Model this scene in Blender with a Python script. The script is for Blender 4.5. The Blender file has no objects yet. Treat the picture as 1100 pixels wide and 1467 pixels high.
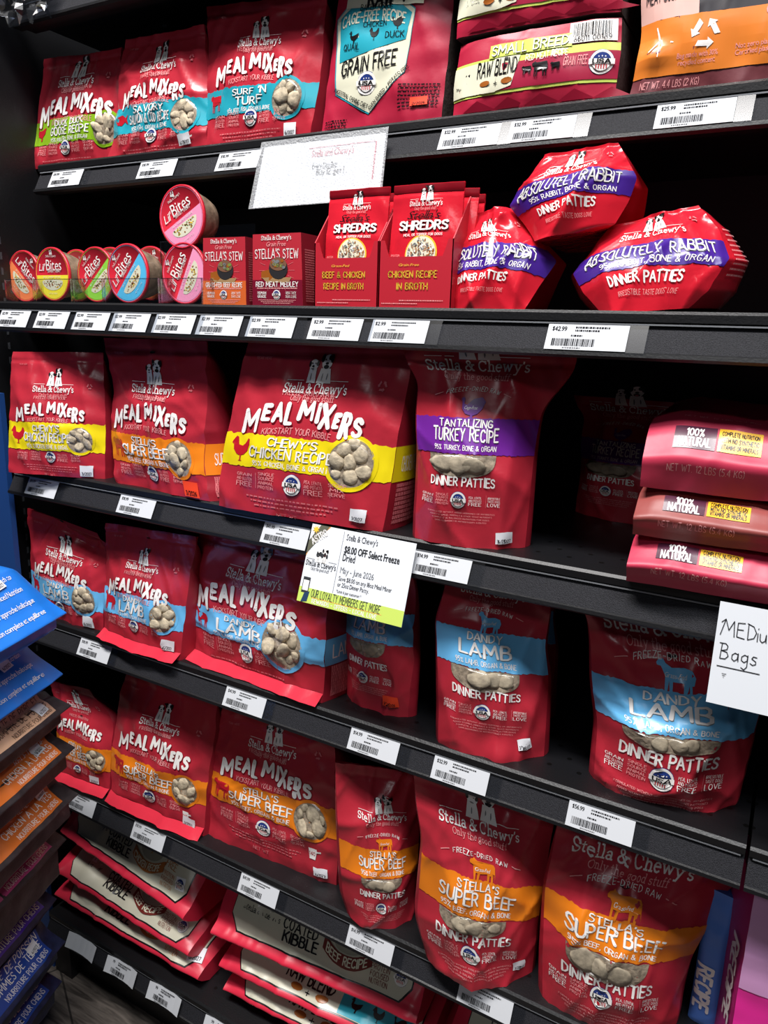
import bpy, bmesh, math, random
import numpy as np
from mathutils import Vector, Matrix
from mathutils.geometry import tessellate_polygon
PI = math.pi
SC = bpy.context.scene
COL = SC.collection

# ------------------------------------------------------------------ camera
CAM = np.array([1.2, -0.8, 1.35]); FPX = 1050.0; CX, CY = 550.0, 733.5
RW = np.array([[0.8712259875727025, 0.1445341574255227, -0.4691216856160706],
               [0.4899602237174718, -0.19749661900574617, 0.8490783619054392],
               [0.030070878814795168, -0.9695901004128462, -0.24288017504257636]])
cd = bpy.data.cameras.new('camera'); co = bpy.data.objects.new('camera', cd); COL.objects.link(co)
cd.sensor_fit = 'VERTICAL'; cd.sensor_height = 36.0; cd.sensor_width = 27.0
cd.lens = 36.0 * FPX / 1467.0; cd.clip_start = 0.01
rx, dn, fw = RW[:, 0], RW[:, 1], RW[:, 2]
m = Matrix(((rx[0], -dn[0], -fw[0], CAM[0]), (rx[1], -dn[1], -fw[1], CAM[1]), (rx[2], -dn[2], -fw[2], CAM[2]), (0, 0, 0, 1)))
co.matrix_world = m
SC.camera = co

# ------------------------------------------------------------------ light, exposure
SC.view_settings.view_transform = 'Standard'; SC.view_settings.look = 'None'
SC.view_settings.gamma = 1.0; SC.view_settings.use_curve_mapping = False
SC.view_settings.exposure = 0.0
w = bpy.data.worlds.new('room'); SC.world = w; w.use_nodes = True
w.node_tree.nodes['Background'].inputs[0].default_value = (0.62, 0.75, 1.0, 1); w.node_tree.nodes['Background'].inputs[1].default_value = 0.025
def area(name, loc, target, sx, sy, power, col=(1, 1, 1)):
    l = bpy.data.lights.new(name, 'AREA'); l.shape = 'RECTANGLE'; l.size = sx; l.size_y = sy; l.energy = power; l.color = col
    o = bpy.data.objects.new(name, l); COL.objects.link(o); o.location = loc
    o.rotation_euler = (Vector(target) - Vector(loc)).to_track_quat('-Z', 'Y').to_euler()
    return o
area('ceiling_height_light', (0.5, -0.84, 3.4), (0.5, -0.84, 0), 1.4, 0.28, 118, (1.0, 0.97, 0.95))
area('ceiling_height_light', (1.9, -1.1, 3.4), (1.9, -1.1, 0), 1.2, 0.3, 52, (0.94, 0.97, 1.0))
area('ceiling_height_light', (0.9, -3.4, 3.4), (0.9, -3.4, 0), 1.2, 0.6, 22, (0.95, 0.97, 1.0))  # added fill lamp far out in front, lifts the shaded bag fronts

# ------------------------------------------------------------------ pixel ray -> point helpers
def ray(p):
    return RW @ np.array([p[0] - CX, p[1] - CY, FPX])
def hit(p, point, normal):
    d = ray(p); n = np.array(normal, float)
    return CAM + d * (np.dot(np.array(point) - CAM, n) / np.dot(d, n))
def onY(p, y): return hit(p, (0, y, 0), (0, 1, 0))
def onZ(p, z): return hit(p, (0, 0, z), (0, 0, 1))

# ------------------------------------------------------------------ materials
def lin(c):
    return tuple(((x / 255.0) / 12.92 if x <= 10.3 else ((x / 255.0 + 0.055) / 1.055) ** 2.4) for x in c) + (1.0,)
MATS = {}
def mat(name, rgb=(128, 128, 128), rough=0.4, metal=0.0, coat=0.0, bump=0.0, bscale=60.0, var=0.0, spec=0.5):
    if name in MATS: return MATS[name]
    M = bpy.data.materials.new(name); M.use_nodes = True; nt = M.node_tree; b = nt.nodes['Principled BSDF']
    b.inputs['Base Color'].default_value = lin(rgb); b.inputs['Roughness'].default_value = rough; b.inputs['Metallic'].default_value = metal
    b.inputs['Specular IOR Level'].default_value = spec
    if coat: b.inputs['Coat Weight'].default_value = coat; b.inputs['Coat Roughness'].default_value = 0.12
    if bump or var:
        tc = nt.nodes.new('ShaderNodeTexCoord'); nz = nt.nodes.new('ShaderNodeTexNoise'); nz.inputs['Scale'].default_value = bscale; nz.inputs['Detail'].default_value = 3
        nt.links.new(tc.outputs['Object'], nz.inputs['Vector'])
        if bump:
            bp = nt.nodes.new('ShaderNodeBump'); bp.inputs['Strength'].default_value = bump; bp.inputs['Distance'].default_value = 0.002
            nt.links.new(nz.outputs['Fac'], bp.inputs['Height']); nt.links.new(bp.outputs['Normal'], b.inputs['Normal'])
        if var:
            cr = nt.nodes.new('ShaderNodeValToRGB'); c = np.array(lin(rgb)[:3])
            cr.color_ramp.elements[0].position = 0.3; cr.color_ramp.elements[1].position = 0.7
            cr.color_ramp.elements[0].color = tuple(c * (1 - var)) + (1,); cr.color_ramp.elements[1].color = tuple(np.minimum(1, c * (1 + var))) + (1,)
            nt.links.new(nz.outputs['Fac'], cr.inputs['Fac']); nt.links.new(cr.outputs['Color'], b.inputs['Base Color'])
    MATS[name] = M
    return M
def film(name, rgb=(255, 255, 255), gloss=0.12, rough=0.08):
    if name in MATS: return MATS[name]
    M = bpy.data.materials.new(name); M.use_nodes = True; nt = M.node_tree; nt.nodes.remove(nt.nodes['Principled BSDF'])
    t = nt.nodes.new('ShaderNodeBsdfTransparent'); t.inputs[0].default_value = lin(rgb); g = nt.nodes.new('ShaderNodeBsdfGlossy'); g.inputs['Roughness'].default_value = rough
    fr = nt.nodes.new('ShaderNodeLayerWeight'); fr.inputs[0].default_value = .5; pw = nt.nodes.new('ShaderNodeMath'); pw.operation = 'POWER'; pw.inputs[1].default_value = 4.5; nt.links.new(fr.outputs['Facing'], pw.inputs[0])
    ad = nt.nodes.new('ShaderNodeMath'); ad.operation = 'MULTIPLY_ADD'; ad.inputs[1].default_value = .55; ad.inputs[2].default_value = gloss; ad.use_clamp = True; fr = pw
    mx = nt.nodes.new('ShaderNodeMixShader'); nt.links.new(fr.outputs[0], ad.inputs[0]); nt.links.new(ad.outputs[0], mx.inputs[0]); nt.links.new(t.outputs[0], mx.inputs[1]); nt.links.new(g.outputs[0], mx.inputs[2])
    nt.links.new(mx.outputs[0], nt.nodes['Material Output'].inputs['Surface'])
    MATS[name] = M
    return M
BR, BS = 0.29, 0.5
def ink(name, rgb, rough=BR): return mat(name, rgb, rough)
RED = mat('red_pouch_plastic', (172, 40, 54), BR, bump=0.35, bscale=38)
REDB = mat('bright_red_pouch_plastic', (198, 30, 46), 0.2, bump=0.3, bscale=45)
CRIM = mat('crimson_pouch_plastic', (170, 26, 56), 0.42, bump=0.25, bscale=45)
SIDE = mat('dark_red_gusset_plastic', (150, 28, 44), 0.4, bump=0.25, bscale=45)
WHITE = ink('white_ink', (232, 228, 224)); PINKW = ink('pale_pink_ink', (222, 150, 150)); MIDW = ink('rose_ink', (205, 110, 115))
BLACK = ink('black_ink', (18, 16, 18)); DRED = ink('deep_red_ink', (120, 10, 24)); REDI = ink('red_ink', (178, 26, 40))
YEL = ink('yellow_ink', (226, 204, 22)); ORA = ink('orange_ink', (222, 122, 26)); LBL = ink('light_blue_ink', (104, 178, 226))
TEAL = ink('teal_ink', (36, 150, 168)); GRN = ink('leaf_green_ink', (128, 170, 30)); PUR = ink('violet_ink', (104, 34, 138)); INDI = ink('indigo_ink', (62, 30, 128))
NAVY = ink('navy_ink', (34, 54, 120)); CREAM = ink('cream_ink', (216, 214, 190)); GOLD = ink('gold_ink', (226, 184, 60)); BROWN = ink('brown_ink', (150, 84, 30)); MAROON = ink('maroon_ink', (92, 30, 34))
GREY = ink('grey_ink', (120, 122, 124)); LIME = ink('lime_ink', (196, 210, 100)); PINK = ink('pink_ink', (232, 128, 170))
PAPER = mat('white_paper', (212, 215, 220), 0.9, spec=.1); STICK = mat('white_sticker_paper', (226, 226, 230), 0.5); OSTK = mat('red_orange_sticker_paper', (238, 68, 32), 0.5)
FOODBED = mat('dried_crumbs', (140, 126, 108), 0.8, bump=0.8, bscale=160, var=0.4)
NUG = mat('dried_meat_nugget', (178, 164, 140), 0.85, bump=1.0, bscale=110, var=0.4)
PAT = mat('dried_meat_patty', (152, 140, 120), 0.8, bump=0.8, bscale=80, var=0.35)
FILM = film('clear_window_film', gloss=0.04, rough=.16)
CLEAR = film('clear_plastic', (252, 253, 254), gloss=0.07, rough=0.1)
STEEL = mat('black_powder_coated_steel', (10, 10, 13), 0.45, bump=0.15, bscale=400)
LIPM = mat('black_speckled_shelf_edge', (34, 34, 38), 0.65, bump=0.5, bscale=900, var=0.5, spec=.2)
GLOSSB = mat('glossy_black_strip', (12, 12, 14), 0.25)

# ------------------------------------------------------------------ object helpers
def mk(name, V, F, mats, mi=None, parent=None, smooth=False):
    me = bpy.data.meshes.new(name); me.from_pydata([tuple(map(float, v)) for v in V], [], [tuple(f) for f in F])
    if not isinstance(mats, (list, tuple)): mats = [mats]
    for q in mats: me.materials.append(q)
    if mi is not None: me.polygons.foreach_set('material_index', np.array(mi, dtype=np.int32))
    if smooth: me.polygons.foreach_set('use_smooth', np.ones(len(F), dtype=bool))
    me.update()
    o = bpy.data.objects.new(name, me); COL.objects.link(o)
    if parent: o.parent = parent
    return o
def empty(name, loc, rz=0.0):
    o = bpy.data.objects.new(name, None); COL.objects.link(o); o.location = tuple(map(float, loc)); o.rotation_euler = (0, 0, rz); o.empty_display_size = 0.05
    return o
def tag(o, label, cat, group=None):
    o['label'] = label; o['category'] = cat
    if group: o['group'] = group
    return o
def struct(o): o['kind'] = 'structure'; return o
def copy_tree(o, parent=None):
    c = o.copy(); COL.objects.link(c); c.parent = parent
    for ch in o.children: copy_tree(ch, c)
    return c
def boxg(x0, x1, y0, y1, z0, z1):
    V = [(x, y, z) for z in (z0, z1) for y in (y0, y1) for x in (x0, x1)]
    F = [(0, 2, 3, 1), (4, 5, 7, 6), (0, 1, 5, 4), (2, 6, 7, 3), (0, 4, 6, 2), (1, 3, 7, 5)]
    return V, F
def add(acc, VF):
    n = len(acc[0]); acc[0].extend(VF[0]); acc[1].extend([tuple(i + n for i in f) for f in VF[1]])
def box(name, dims, m_, parent=None, bevel=0.0):
    V, F = boxg(*dims); o = mk(name, V, F, m_, None, parent)
    if bevel:
        bm = bmesh.new(); bm.from_mesh(o.data); bmesh.ops.bevel(bm, geom=bm.edges[:], offset=bevel, segments=2, affect='EDGES', profile=0.5); bm.to_mesh(o.data); bm.free()
    return o
def grid_faces(nu, nv, off=0, flip=False):
    f = []
    for j in range(nv - 1):
        for i in range(nu - 1):
            a = off + j * nu + i; q = (a, a + 1, a + nu + 1, a + nu); f.append(q[::-1] if flip else q)
    return f

# ------------------------------------------------------------------ lettering
_G = {}
def glyph(ch, bold=0.0, res=2):
    k = (ch, bold, res)
    if k not in _G:
        cu = bpy.data.curves.new('t', 'FONT'); cu.body = ch; cu.size = 1.0; cu.resolution_u = res; cu.offset = bold
        ob = bpy.data.objects.new('t', cu); me = bpy.data.meshes.new_from_object(ob)
        V = np.array([v.co[:2] for v in me.vertices]) if len(me.vertices) else np.zeros((0, 2)); F = [tuple(p.vertices) for p in me.polygons]
        bpy.data.objects.remove(ob); bpy.data.curves.remove(cu); bpy.data.meshes.remove(me)
        _G[k] = (V, F)
    return _G[k]
CAPH = None
def layout(s, bold=0.0, res=2, jit=0.0, seed=0, gap=0.07, tall=None):
    """lettering in cap-height units: list of vertices, faces, width"""
    global CAPH
    if CAPH is None: CAPH = float(glyph('H')[0][:, 1].max())
    rnd = random.Random(seed); X = 0.0; VV = []; FF = []
    for i, ch in enumerate(s):
        if ch == ' ': X += 0.34; continue
        V, F = glyph(ch, bold, res)
        if not len(V): X += 0.3; continue
        V = V / CAPH; x0, x1 = V[:, 0].min(), V[:, 0].max(); V = V - np.array([x0, 0])
        if jit:
            sc = 1 + rnd.uniform(-jit, jit); a = rnd.uniform(-jit, jit) * 0.5; dy = rnd.uniform(-jit, jit) * 0.5
            c, q = math.cos(a), math.sin(a); V = V * sc; V = V @ np.array([[c, q], [-q, c]]); V = V + np.array([0, dy])
        n = len(VV); VV.extend((V + np.array([X, 0])).tolist()); FF.extend([tuple(k + n for k in f) for f in F]); X += (x1 - x0) + gap
    return np.array(VV).reshape(-1, 2), FF, max(X - gap, 0.01)

HAND = {
 'A': (.6, [[(0, 0), (.3, 1), (.6, 0)], [(.11, .33), (.49, .33)]]), 'B': (.5, [[(0, 0), (0, 1), (.3, 1), (.42, .88), (.42, .68), (.3, .55), (0, .55)], [(.3, .55), (.48, .42), (.48, .14), (.32, 0), (0, 0)]]),
 'C': (.52, [[(.52, .82), (.38, .98), (.16, .96), (.02, .7), (.02, .3), (.16, .04), (.38, .02), (.52, .18)]]), 'D': (.54, [[(0, 0), (0, 1), (.26, .97), (.5, .74), (.52, .3), (.28, .04), (0, 0)]]),
 'E': (.44, [[(.44, 1), (0, 1), (0, 0), (.44, 0)], [(0, .52), (.36, .52)]]), 'F': (.42, [[(.44, 1), (0, 1), (0, 0)], [(0, .52), (.34, .52)]]),
 'G': (.54, [[(.5, .84), (.36, .98), (.16, .95), (.02, .7), (.02, .28), (.18, .03), (.4, .03), (.52, .2), (.52, .45), (.3, .45)]]), 'H': (.52, [[(0, 0), (0, 1)], [(.52, 0), (.52, 1)], [(0, .5), (.52, .5)]]),
 'I': (.06, [[(.03, 0), (.03, 1)]]), 'J': (.36, [[(.36, 1), (.36, .2), (.24, .02), (.1, .02), (0, .16)]]), 'K': (.5, [[(0, 0), (0, 1)], [(.48, 1), (.02, .44)], [(.16, .58), (.5, 0)]]),
 'L': (.42, [[(0, 1), (0, 0), (.42, 0)]]), 'M': (.7, [[(0, 0), (.06, 1), (.35, .3), (.64, 1), (.7, 0)]]), 'N': (.54, [[(0, 0), (0, 1), (.54, 0), (.54, 1)]]),
 'O': (.58, [[(.29, 1), (.1, .9), (.02, .6), (.04, .26), (.2, .02), (.4, .02), (.54, .26), (.56, .62), (.46, .92), (.29, 1)]]), 'P': (.48, [[(0, 0), (0, 1), (.32, .98), (.46, .84), (.44, .6), (.3, .48), (0, .46)]]),
 'Q': (.58, [[(.29, 1), (.1, .9), (.02, .6), (.04, .26), (.2, .02), (.4, .02), (.54, .26), (.56, .62), (.46, .92), (.29, 1)], [(.36, .2), (.6, -.06)]]), 'R': (.5, [[(0, 0), (0, 1), (.32, .98), (.46, .84), (.44, .62), (.3, .5), (0, .48)], [(.22, .5), (.5, 0)]]),
 'S': (.46, [[(.44, .84), (.32, .98), (.12, .96), (.02, .8), (.06, .62), (.36, .44), (.46, .28), (.4, .08), (.24, 0), (.08, .03), (0, .16)]]), 'T': (.52, [[(0, 1), (.52, 1)], [(.26, 1), (.26, 0)]]),
 'U': (.52, [[(0, 1), (0, .24), (.12, .03), (.38, .03), (.52, .24), (.52, 1)]]), 'V': (.56, [[(0, 1), (.28, 0), (.56, 1)]]), 'W': (.8, [[(0, 1), (.2, 0), (.4, .78), (.6, 0), (.8, 1)]]),
 'X': (.54, [[(0, 0), (.54, 1)], [(0, 1), (.54, 0)]]), 'Y': (.54, [[(0, 1), (.27, .5), (.54, 1)], [(.27, .5), (.27, 0)]]), 'Z': (.5, [[(0, 1), (.5, 1), (0, 0), (.5, 0)]]),
 '0': (.5, [[(.25, 1), (.06, .85), (0, .5), (.06, .15), (.25, 0), (.44, .15), (.5, .5), (.44, .85), (.25, 1)]]), '1': (.2, [[(0, .8), (.16, 1), (.16, 0)]]), '2': (.46, [[(0, .8), (.12, .97), (.34, .97), (.46, .78), (.4, .56), (0, 0), (.48, 0)]]),
 '3': (.44, [[(0, .9), (.2, 1), (.4, .86), (.38, .64), (.18, .54), (.42, .42), (.44, .16), (.22, 0), (0, .1)]]), '4': (.5, [[(.38, 0), (.38, 1), (0, .3), (.52, .3)]]), '5': (.46, [[(.44, 1), (.06, 1), (.03, .58), (.26, .64), (.45, .44), (.42, .14), (.2, 0), (0, .1)]]),
 '6': (.46, [[(.38, .98), (.12, .76), (0, .36), (.08, .08), (.26, 0), (.44, .14), (.46, .38), (.28, .54), (.06, .42)]]), '7': (.46, [[(0, 1), (.48, 1), (.14, 0)]]),
 '8': (.46, [[(.23, .54), (.06, .68), (.08, .9), (.23, 1), (.38, .9), (.4, .68), (.23, .54), (.02, .36), (.02, .12), (.23, 0), (.44, .12), (.44, .36), (.23, .54)]]), '9': (.46, [[(.4, .58), (.2, .46), (.02, .6), (.02, .86), (.2, 1), (.4, .9), (.46, .64), (.36, .22), (.08, .02)]]),
 '&': (.62, [[(.62, .02), (.12, .7), (.14, .92), (.28, 1), (.4, .88), (.36, .66), (.04, .34), (.02, .12), (.2, 0), (.4, .08), (.58, .44)]]), '%': (.6, [[(.1, 0), (.5, 1)], [(.1, .98), (0, .84), (.1, .7), (.2, .84), (.1, .98)], [(.5, .3), (.4, .16), (.5, .02), (.6, .16), (.5, .3)]]),
 ',': (.08, [[(.06, .08), (0, -.14)]]), '.': (.06, [[(.03, 0), (.03, .07)]]), "'": (.08, [[(.06, 1.02), (.02, .76)]]), '-': (.34, [[(0, .46), (.34, .46)]]), '/': (.36, [[(0, -.05), (.36, 1.05)]]), '+': (.4, [[(.2, .2), (.2, .7)], [(-.04, .45), (.44, .45)]]),
 '$': (.46, [[(.44, .82), (.24, .92), (.04, .8), (.08, .6), (.38, .42), (.44, .2), (.24, .06), (.02, .18)], [(.24, 1.08), (.24, -.08)]]), '(': (.2, [[(.2, 1.06), (.03, .72), (.03, .26), (.2, -.08)]]), ')': (.2, [[(0, 1.06), (.17, .72), (.17, .26), (0, -.08)]]), ':': (.06, [[(.03, .1), (.03, .17)], [(.03, .6), (.03, .67)]]), '*': (.3, [[(0, .6), (.3, .9)], [(0, .9), (.3, .6)]]),
}
def strokes(paths, wd, taper=0.0, disc=True):
    V = []; F = []
    for p in paths:
        n = len(p)
        for i in range(n - 1):
            a = np.array(p[i], float); b = np.array(p[i + 1], float); d = b - a; l = np.linalg.norm(d)
            if l < 1e-6: continue
            d /= l; q = np.array([-d[1], d[0]]); w0 = wd * (1 + taper * (.5 - i / max(n - 1, 1))) / 2; w1 = wd * (1 + taper * (.5 - (i + 1) / max(n - 1, 1))) / 2; k = len(V)
            V += [a - q * w0, b - q * w1, b + q * w1, a + q * w0]; F.append((k, k + 1, k + 2, k + 3))
        if disc:
            for i, c in enumerate(p):
                r = wd / 2 * (1 + taper * (.5 - i / max(n - 1, 1))); k = len(V)
                V += [np.array(c, float) + r * np.array([math.cos(j * PI / 4 + .39), math.sin(j * PI / 4 + .39)]) for j in range(8)]; F.append(tuple(range(k, k + 8)))
    return V, F
def layout_hand(s, wd=.15, jit=0.0, seed=0, gap=.16, disc=True):
    rnd = random.Random(seed); X = 0.0; VV = []; FF = []
    for ch in s:
        if ch == ' ': X += .44; continue
        adv, st = HAND[ch]; V, F = strokes(st, wd, .15, disc); V = np.array(V)
        if jit:
            sc = 1 + rnd.uniform(-jit, jit); a = rnd.uniform(-jit, jit) * .5; c, q = math.cos(a), math.sin(a)
            V = (V * sc) @ np.array([[c, q], [-q, c]]) + np.array([0, rnd.uniform(-jit, jit) * .5])
        n = len(VV); VV.extend((V + np.array([X, 0])).tolist()); FF.extend([tuple(k + n for k in f) for f in F]); X += adv + gap
    return np.array(VV).reshape(-1, 2), FF, max(X - gap, .01)
def arc(cx, cy, rx_, ry_, a0, a1, n=9):
    return [(cx + rx_ * math.cos(math.radians(a0 + (a1 - a0) * i / (n - 1))), cy + ry_ * math.sin(math.radians(a0 + (a1 - a0) * i / (n - 1)))) for i in range(n)]
def L_(*p): return list(p)
SER = {
 'S': (.62, [arc(.3, .74, .25, .26, 20, 270), arc(.3, .24, .26, .24, 90, -160), L_((.54, .72), (.54, .98)), L_((.05, .02), (.05, .28))]),
 't': (.44, [L_((.18, .95), (.18, .15)), arc(.3, .15, .12, .13, 180, 320, 6), L_((.0, .66), (.4, .66))]),
 'e': (.58, [arc(.28, .33, .25, .33, 0, 315), L_((.03, .37), (.53, .37))]),
 'l': (.32, [L_((.16, 0), (.16, 1.05)), L_((0, .02), (.32, .02)), L_((.02, 1.05), (.16, 1.05))]),
 'a': (.58, [arc(.25, .44, .19, .22, 160, 0, 7), L_((.44, .44), (.44, .05)), L_((.44, .02), (.56, .02)), arc(.24, .18, .2, .18, 0, 360)]),
 '&': (.86, [L_((.8, .0), (.2, .66)), arc(.34, .78, .17, .2, 215, -40), L_((.47, .64), (.15, .38)), arc(.3, .22, .26, .22, 130, 360), L_((.56, .22), (.7, .52)), L_((.58, .54), (.84, .54)), L_((.68, .02), (.86, .02))]),
 'C': (.78, [arc(.4, .5, .36, .5, 42, 318, 12), L_((.68, .66), (.68, 1.0))]),
 'h': (.66, [L_((.14, 0), (.14, 1.05)), arc(.33, .4, .19, .25, 180, 0, 8), L_((.52, .4), (.52, 0)), L_((0, .02), (.27, .02)), L_((.4, .02), (.66, .02)), L_((0, 1.05), (.14, 1.05))]),
 'n': (.66, [L_((.14, 0), (.14, .66)), arc(.33, .4, .19, .25, 180, 0, 8), L_((.52, .4), (.52, 0)), L_((0, .02), (.27, .02)), L_((.4, .02), (.66, .02)), L_((0, .66), (.14, .66))]),
 'w': (.96, [L_((.08, .66), (.28, .02), (.48, .62), (.68, .02), (.88, .66)), L_((0, .66), (.2, .66)), L_((.76, .66), (.96, .66))]),
 'y': (.66, [L_((.1, .66), (.34, .05)), L_((.58, .66), (.24, -.28), (.08, -.3)), L_((0, .66), (.22, .66)), L_((.46, .66), (.68, .66))]),
 "'": (.16, [L_((.1, 1.02), (.06, .76))]),
 's': (.46, [arc(.22, .5, .18, .16, 30, 270, 7), arc(.22, .17, .19, .17, 90, -160, 7)]),
 'O': (.84, [arc(.42, .5, .38, .5, 0, 360, 14)]), 'o': (.58, [arc(.28, .33, .24, .33, 0, 360)]),
 'g': (.58, [arc(.26, .38, .2, .26, 0, 360), arc(.27, -.1, .24, .16, 0, 360), L_((.44, .6), (.58, .66))]),
 'd': (.62, [arc(.26, .33, .22, .32, 0, 360), L_((.48, 1.05), (.48, 0)), L_((.48, .02), (.6, .02)), L_((.36, 1.05), (.48, 1.05))]),
 'u': (.66, [L_((.12, .66), (.12, .25)), arc(.31, .25, .19, .24, 180, 360, 8), L_((.5, .66), (.5, 0)), L_((0, .66), (.12, .66)), L_((.5, .02), (.62, .02))]),
 'f': (.42, [L_((.16, 0), (.16, .8)), arc(.3, .82, .14, .2, 180, 40, 6), L_((.0, .66), (.36, .66)), L_((0, .02), (.32, .02))]),
}
def ribbon(poly, wd):
    V = []; F = []
    for i in range(len(poly) - 1):
        a = np.array(poly[i], float); b = np.array(poly[i + 1], float); d = b - a; l = np.linalg.norm(d)
        if l < 1e-6: continue
        d /= l; n = np.array([-d[1], d[0]]) * wd / 2; e = d * wd * 0.25; k = len(V)
        V += [a - n - e, b - n + e, b + n + e, a + n - e]; F.append((k, k + 1, k + 2, k + 3))
    return V, F
def serif(s, wd=0.13):
    X = 0.0; VV = []; FF = []
    for ch in s:
        if ch == ' ': X += .32; continue
        if ch not in SER: X += .4; continue
        adv, st = SER[ch]
        for p in st:
            V, F = ribbon([(x + X, y) for x, y in p], wd); n = len(VV); VV += V; FF += [tuple(i + n for i in f) for f in F]
        X += adv + 0.1
    return np.array(VV).reshape(-1, 2), FF, X - .1
def poly2(pts):
    t = tessellate_polygon([[Vector((x, y, 0)) for x, y in pts]])
    return np.array(pts, float), [tuple(f) for f in t]
def ell(cx, cy, r, rb=None, n=28):
    return [(cx + r * math.cos(2 * PI * i / n), cy + (rb or r) * math.sin(2 * PI * i / n)) for i in range(n)]
# animal silhouettes in a box about 1 wide, centred
COW = [(-.5, .26), (-.46, .34), (-.36, .36), (-.33, .42), (-.28, .36), (-.2, .32), (.1, .32), (.4, .32), (.46, .24), (.5, -.2), (.46, -.02), (.42, -.02), (.42, -.44), (.36, -.44), (.33, -.12), (.28, -.12), (.26, -.44), (.2, -.44), (.18, -.08), (-.1, -.12), (-.14, -.44), (-.2, -.44), (-.2, -.1), (-.26, -.1), (-.26, -.42), (-.32, -.42), (-.34, .08), (-.4, .16), (-.48, .18)]
LAMB = [(-.5, .36), (-.42, .46), (-.32, .46), (-.26, .36), (-.1, .26), (.2, .28), (.42, .22), (.5, .04), (.46, -.16), (.4, -.16), (.42, -.46), (.36, -.46), (.32, -.14), (.26, -.46), (.2, -.46), (.2, -.1), (-.06, -.12), (-.08, -.46), (-.14, -.46), (-.16, -.1), (-.22, -.46), (-.28, -.46), (-.26, .0), (-.34, .18), (-.38, .26), (-.48, .28)]
HEN = [(-.42, .3), (-.36, .42), (-.3, .5), (-.2, .46), (-.16, .34), (-.1, .16), (.1, .12), (.24, .24), (.34, .44), (.42, .4), (.46, .2), (.4, -.06), (.24, -.22), (.1, -.26), (.08, -.44), (.16, -.48), (-.06, -.48), (.02, -.44), (.02, -.27), (-.16, -.22), (-.32, -.04), (-.36, .16), (-.46, .22)]
TURKEY = [(-.5, .4), (-.42, .48), (-.34, .4), (-.32, .2), (-.2, .16), (.0, .4), (.3, .48), (.5, .3), (.46, .0), (.3, -.2), (.12, -.26), (.12, -.46), (.02, -.46), (.02, -.26), (-.2, -.2), (-.36, .0), (-.42, .28)]
FISH = [(-.5, 0), (-.3, .2), (0, .26), (.28, .1), (.5, .24), (.42, 0), (.5, -.24), (.28, -.1), (0, -.26), (-.3, -.2)]
DUCK = [(-.5, .3), (-.4, .34), (-.34, .46), (-.22, .44), (-.18, .3), (-.2, .1), (.1, .12), (.48, .26), (.4, -.04), (.16, -.24), (.14, -.44), (.02, -.44), (.04, -.26), (-.2, -.2), (-.36, .0), (-.34, .24)]
DOGL = [(-.5, -.5), (-.46, -.1), (-.5, .0), (-.46, .2), (-.38, .32), (-.26, .3), (-.14, .18), (-.12, .0), (-.16, -.12), (-.08, -.5)]
DOGR = [(-.06, -.5), (-.1, -.05), (-.06, .12), (-.02, .4), (.1, .5), (.26, .5), (.36, .4), (.46, .38), (.38, .2), (.36, .02), (.3, -.08), (.46, -.5)]

class Art:
    """flat artwork in panel units (x: -.5..+.5 of the panel's width, v: 0..1 of its height), kept in layers"""
    def __init__(self, asp): self.asp = asp; self.L = {}
    def put(self, layer, V, F, m_, lift=0):
        self.L.setdefault(layer, []).append((np.array(V, float).reshape(-1, 2), F, m_, lift))
    def tf(self, V, cx, v, sx, sy, rot=0.0):
        V = np.array(V, float) * np.array([sx, sy])
        if rot: c, s = math.cos(rot), math.sin(rot); V = V @ np.array([[c, s], [-s, c]])
        return np.stack([V[:, 0] + cx, v + V[:, 1] / self.asp], 1)
    def text(self, layer, s, cx, v, h, m_, width=None, bold=0.0, jit=0.0, seed=1, arc_=0.0, rot=0.0, align='c', shadow=None, res=2, shear=0.0, kind='sans', lift=1, gap=0.07, slope=0.0):
        if kind == 'serif': V, F, wd = serif(s, 0.14 + bold)
        elif all(c == ' ' or c in HAND for c in s): V, F, wd = layout_hand(s, .112 + bold * 2.0, jit, seed, gap + .11, h > .02)
        else: V, F, wd = layout(s, min(bold, .012), res, jit, seed, gap)
        if not len(V): return
        k = h if width is None else width / wd
        V = V + np.array([0, -0.5])
        if shear: V[:, 0] += V[:, 1] * shear
        if arc_ or slope:
            xn = (V[:, 0] - wd / 2) / wd * 2; V[:, 1] += -arc_ * xn * xn + arc_ * .5 + slope * xn
        off = {'c': wd / 2, 'l': 0, 'r': wd}[align]; V[:, 0] -= off
        if shadow: self.put(layer, self.tf(V, cx + .03 * h, v - .05 * h / self.asp, k, h, rot), F, shadow, lift)
        self.put(layer, self.tf(V, cx, v, k, h, rot), F, m_, lift + (1 if shadow else 0))
        return k * wd
    def poly(self, layer, pts, m_, cx=0, v=0, s=1.0, sy=None, rot=0.0, lift=1):
        V, F = poly2(pts); self.put(layer, self.tf(V, cx, v, s, sy or s, rot), F, m_, lift)
    def rect(self, layer, x0, x1, v0, v1, m_, nx=1, ny=1, lift=0, rag=0.0, seed=0):
        rnd = random.Random(seed); V = []
        for j in range(ny + 1):
            for i in range(nx + 1):
                e = rnd.uniform(-rag, rag) if j in (0, ny) else 0
                V.append((x0 + (x1 - x0) * i / nx, v0 + (v1 - v0) * j / ny + e))
        self.put(layer, V, grid_faces(nx + 1, ny + 1), m_, lift)
    def dashes(self, layer, cx, v, width, h, m_, seed=0, lift=1):
        rnd = random.Random(seed); x = cx - width / 2
        while x < cx + width / 2:
            l = rnd.uniform(.008, .03); self.rect(layer, x, min(x + l, cx + width / 2), v - h / 2 / self.asp, v + h / 2 / self.asp, m_, lift=lift); x += l + .008

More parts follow.
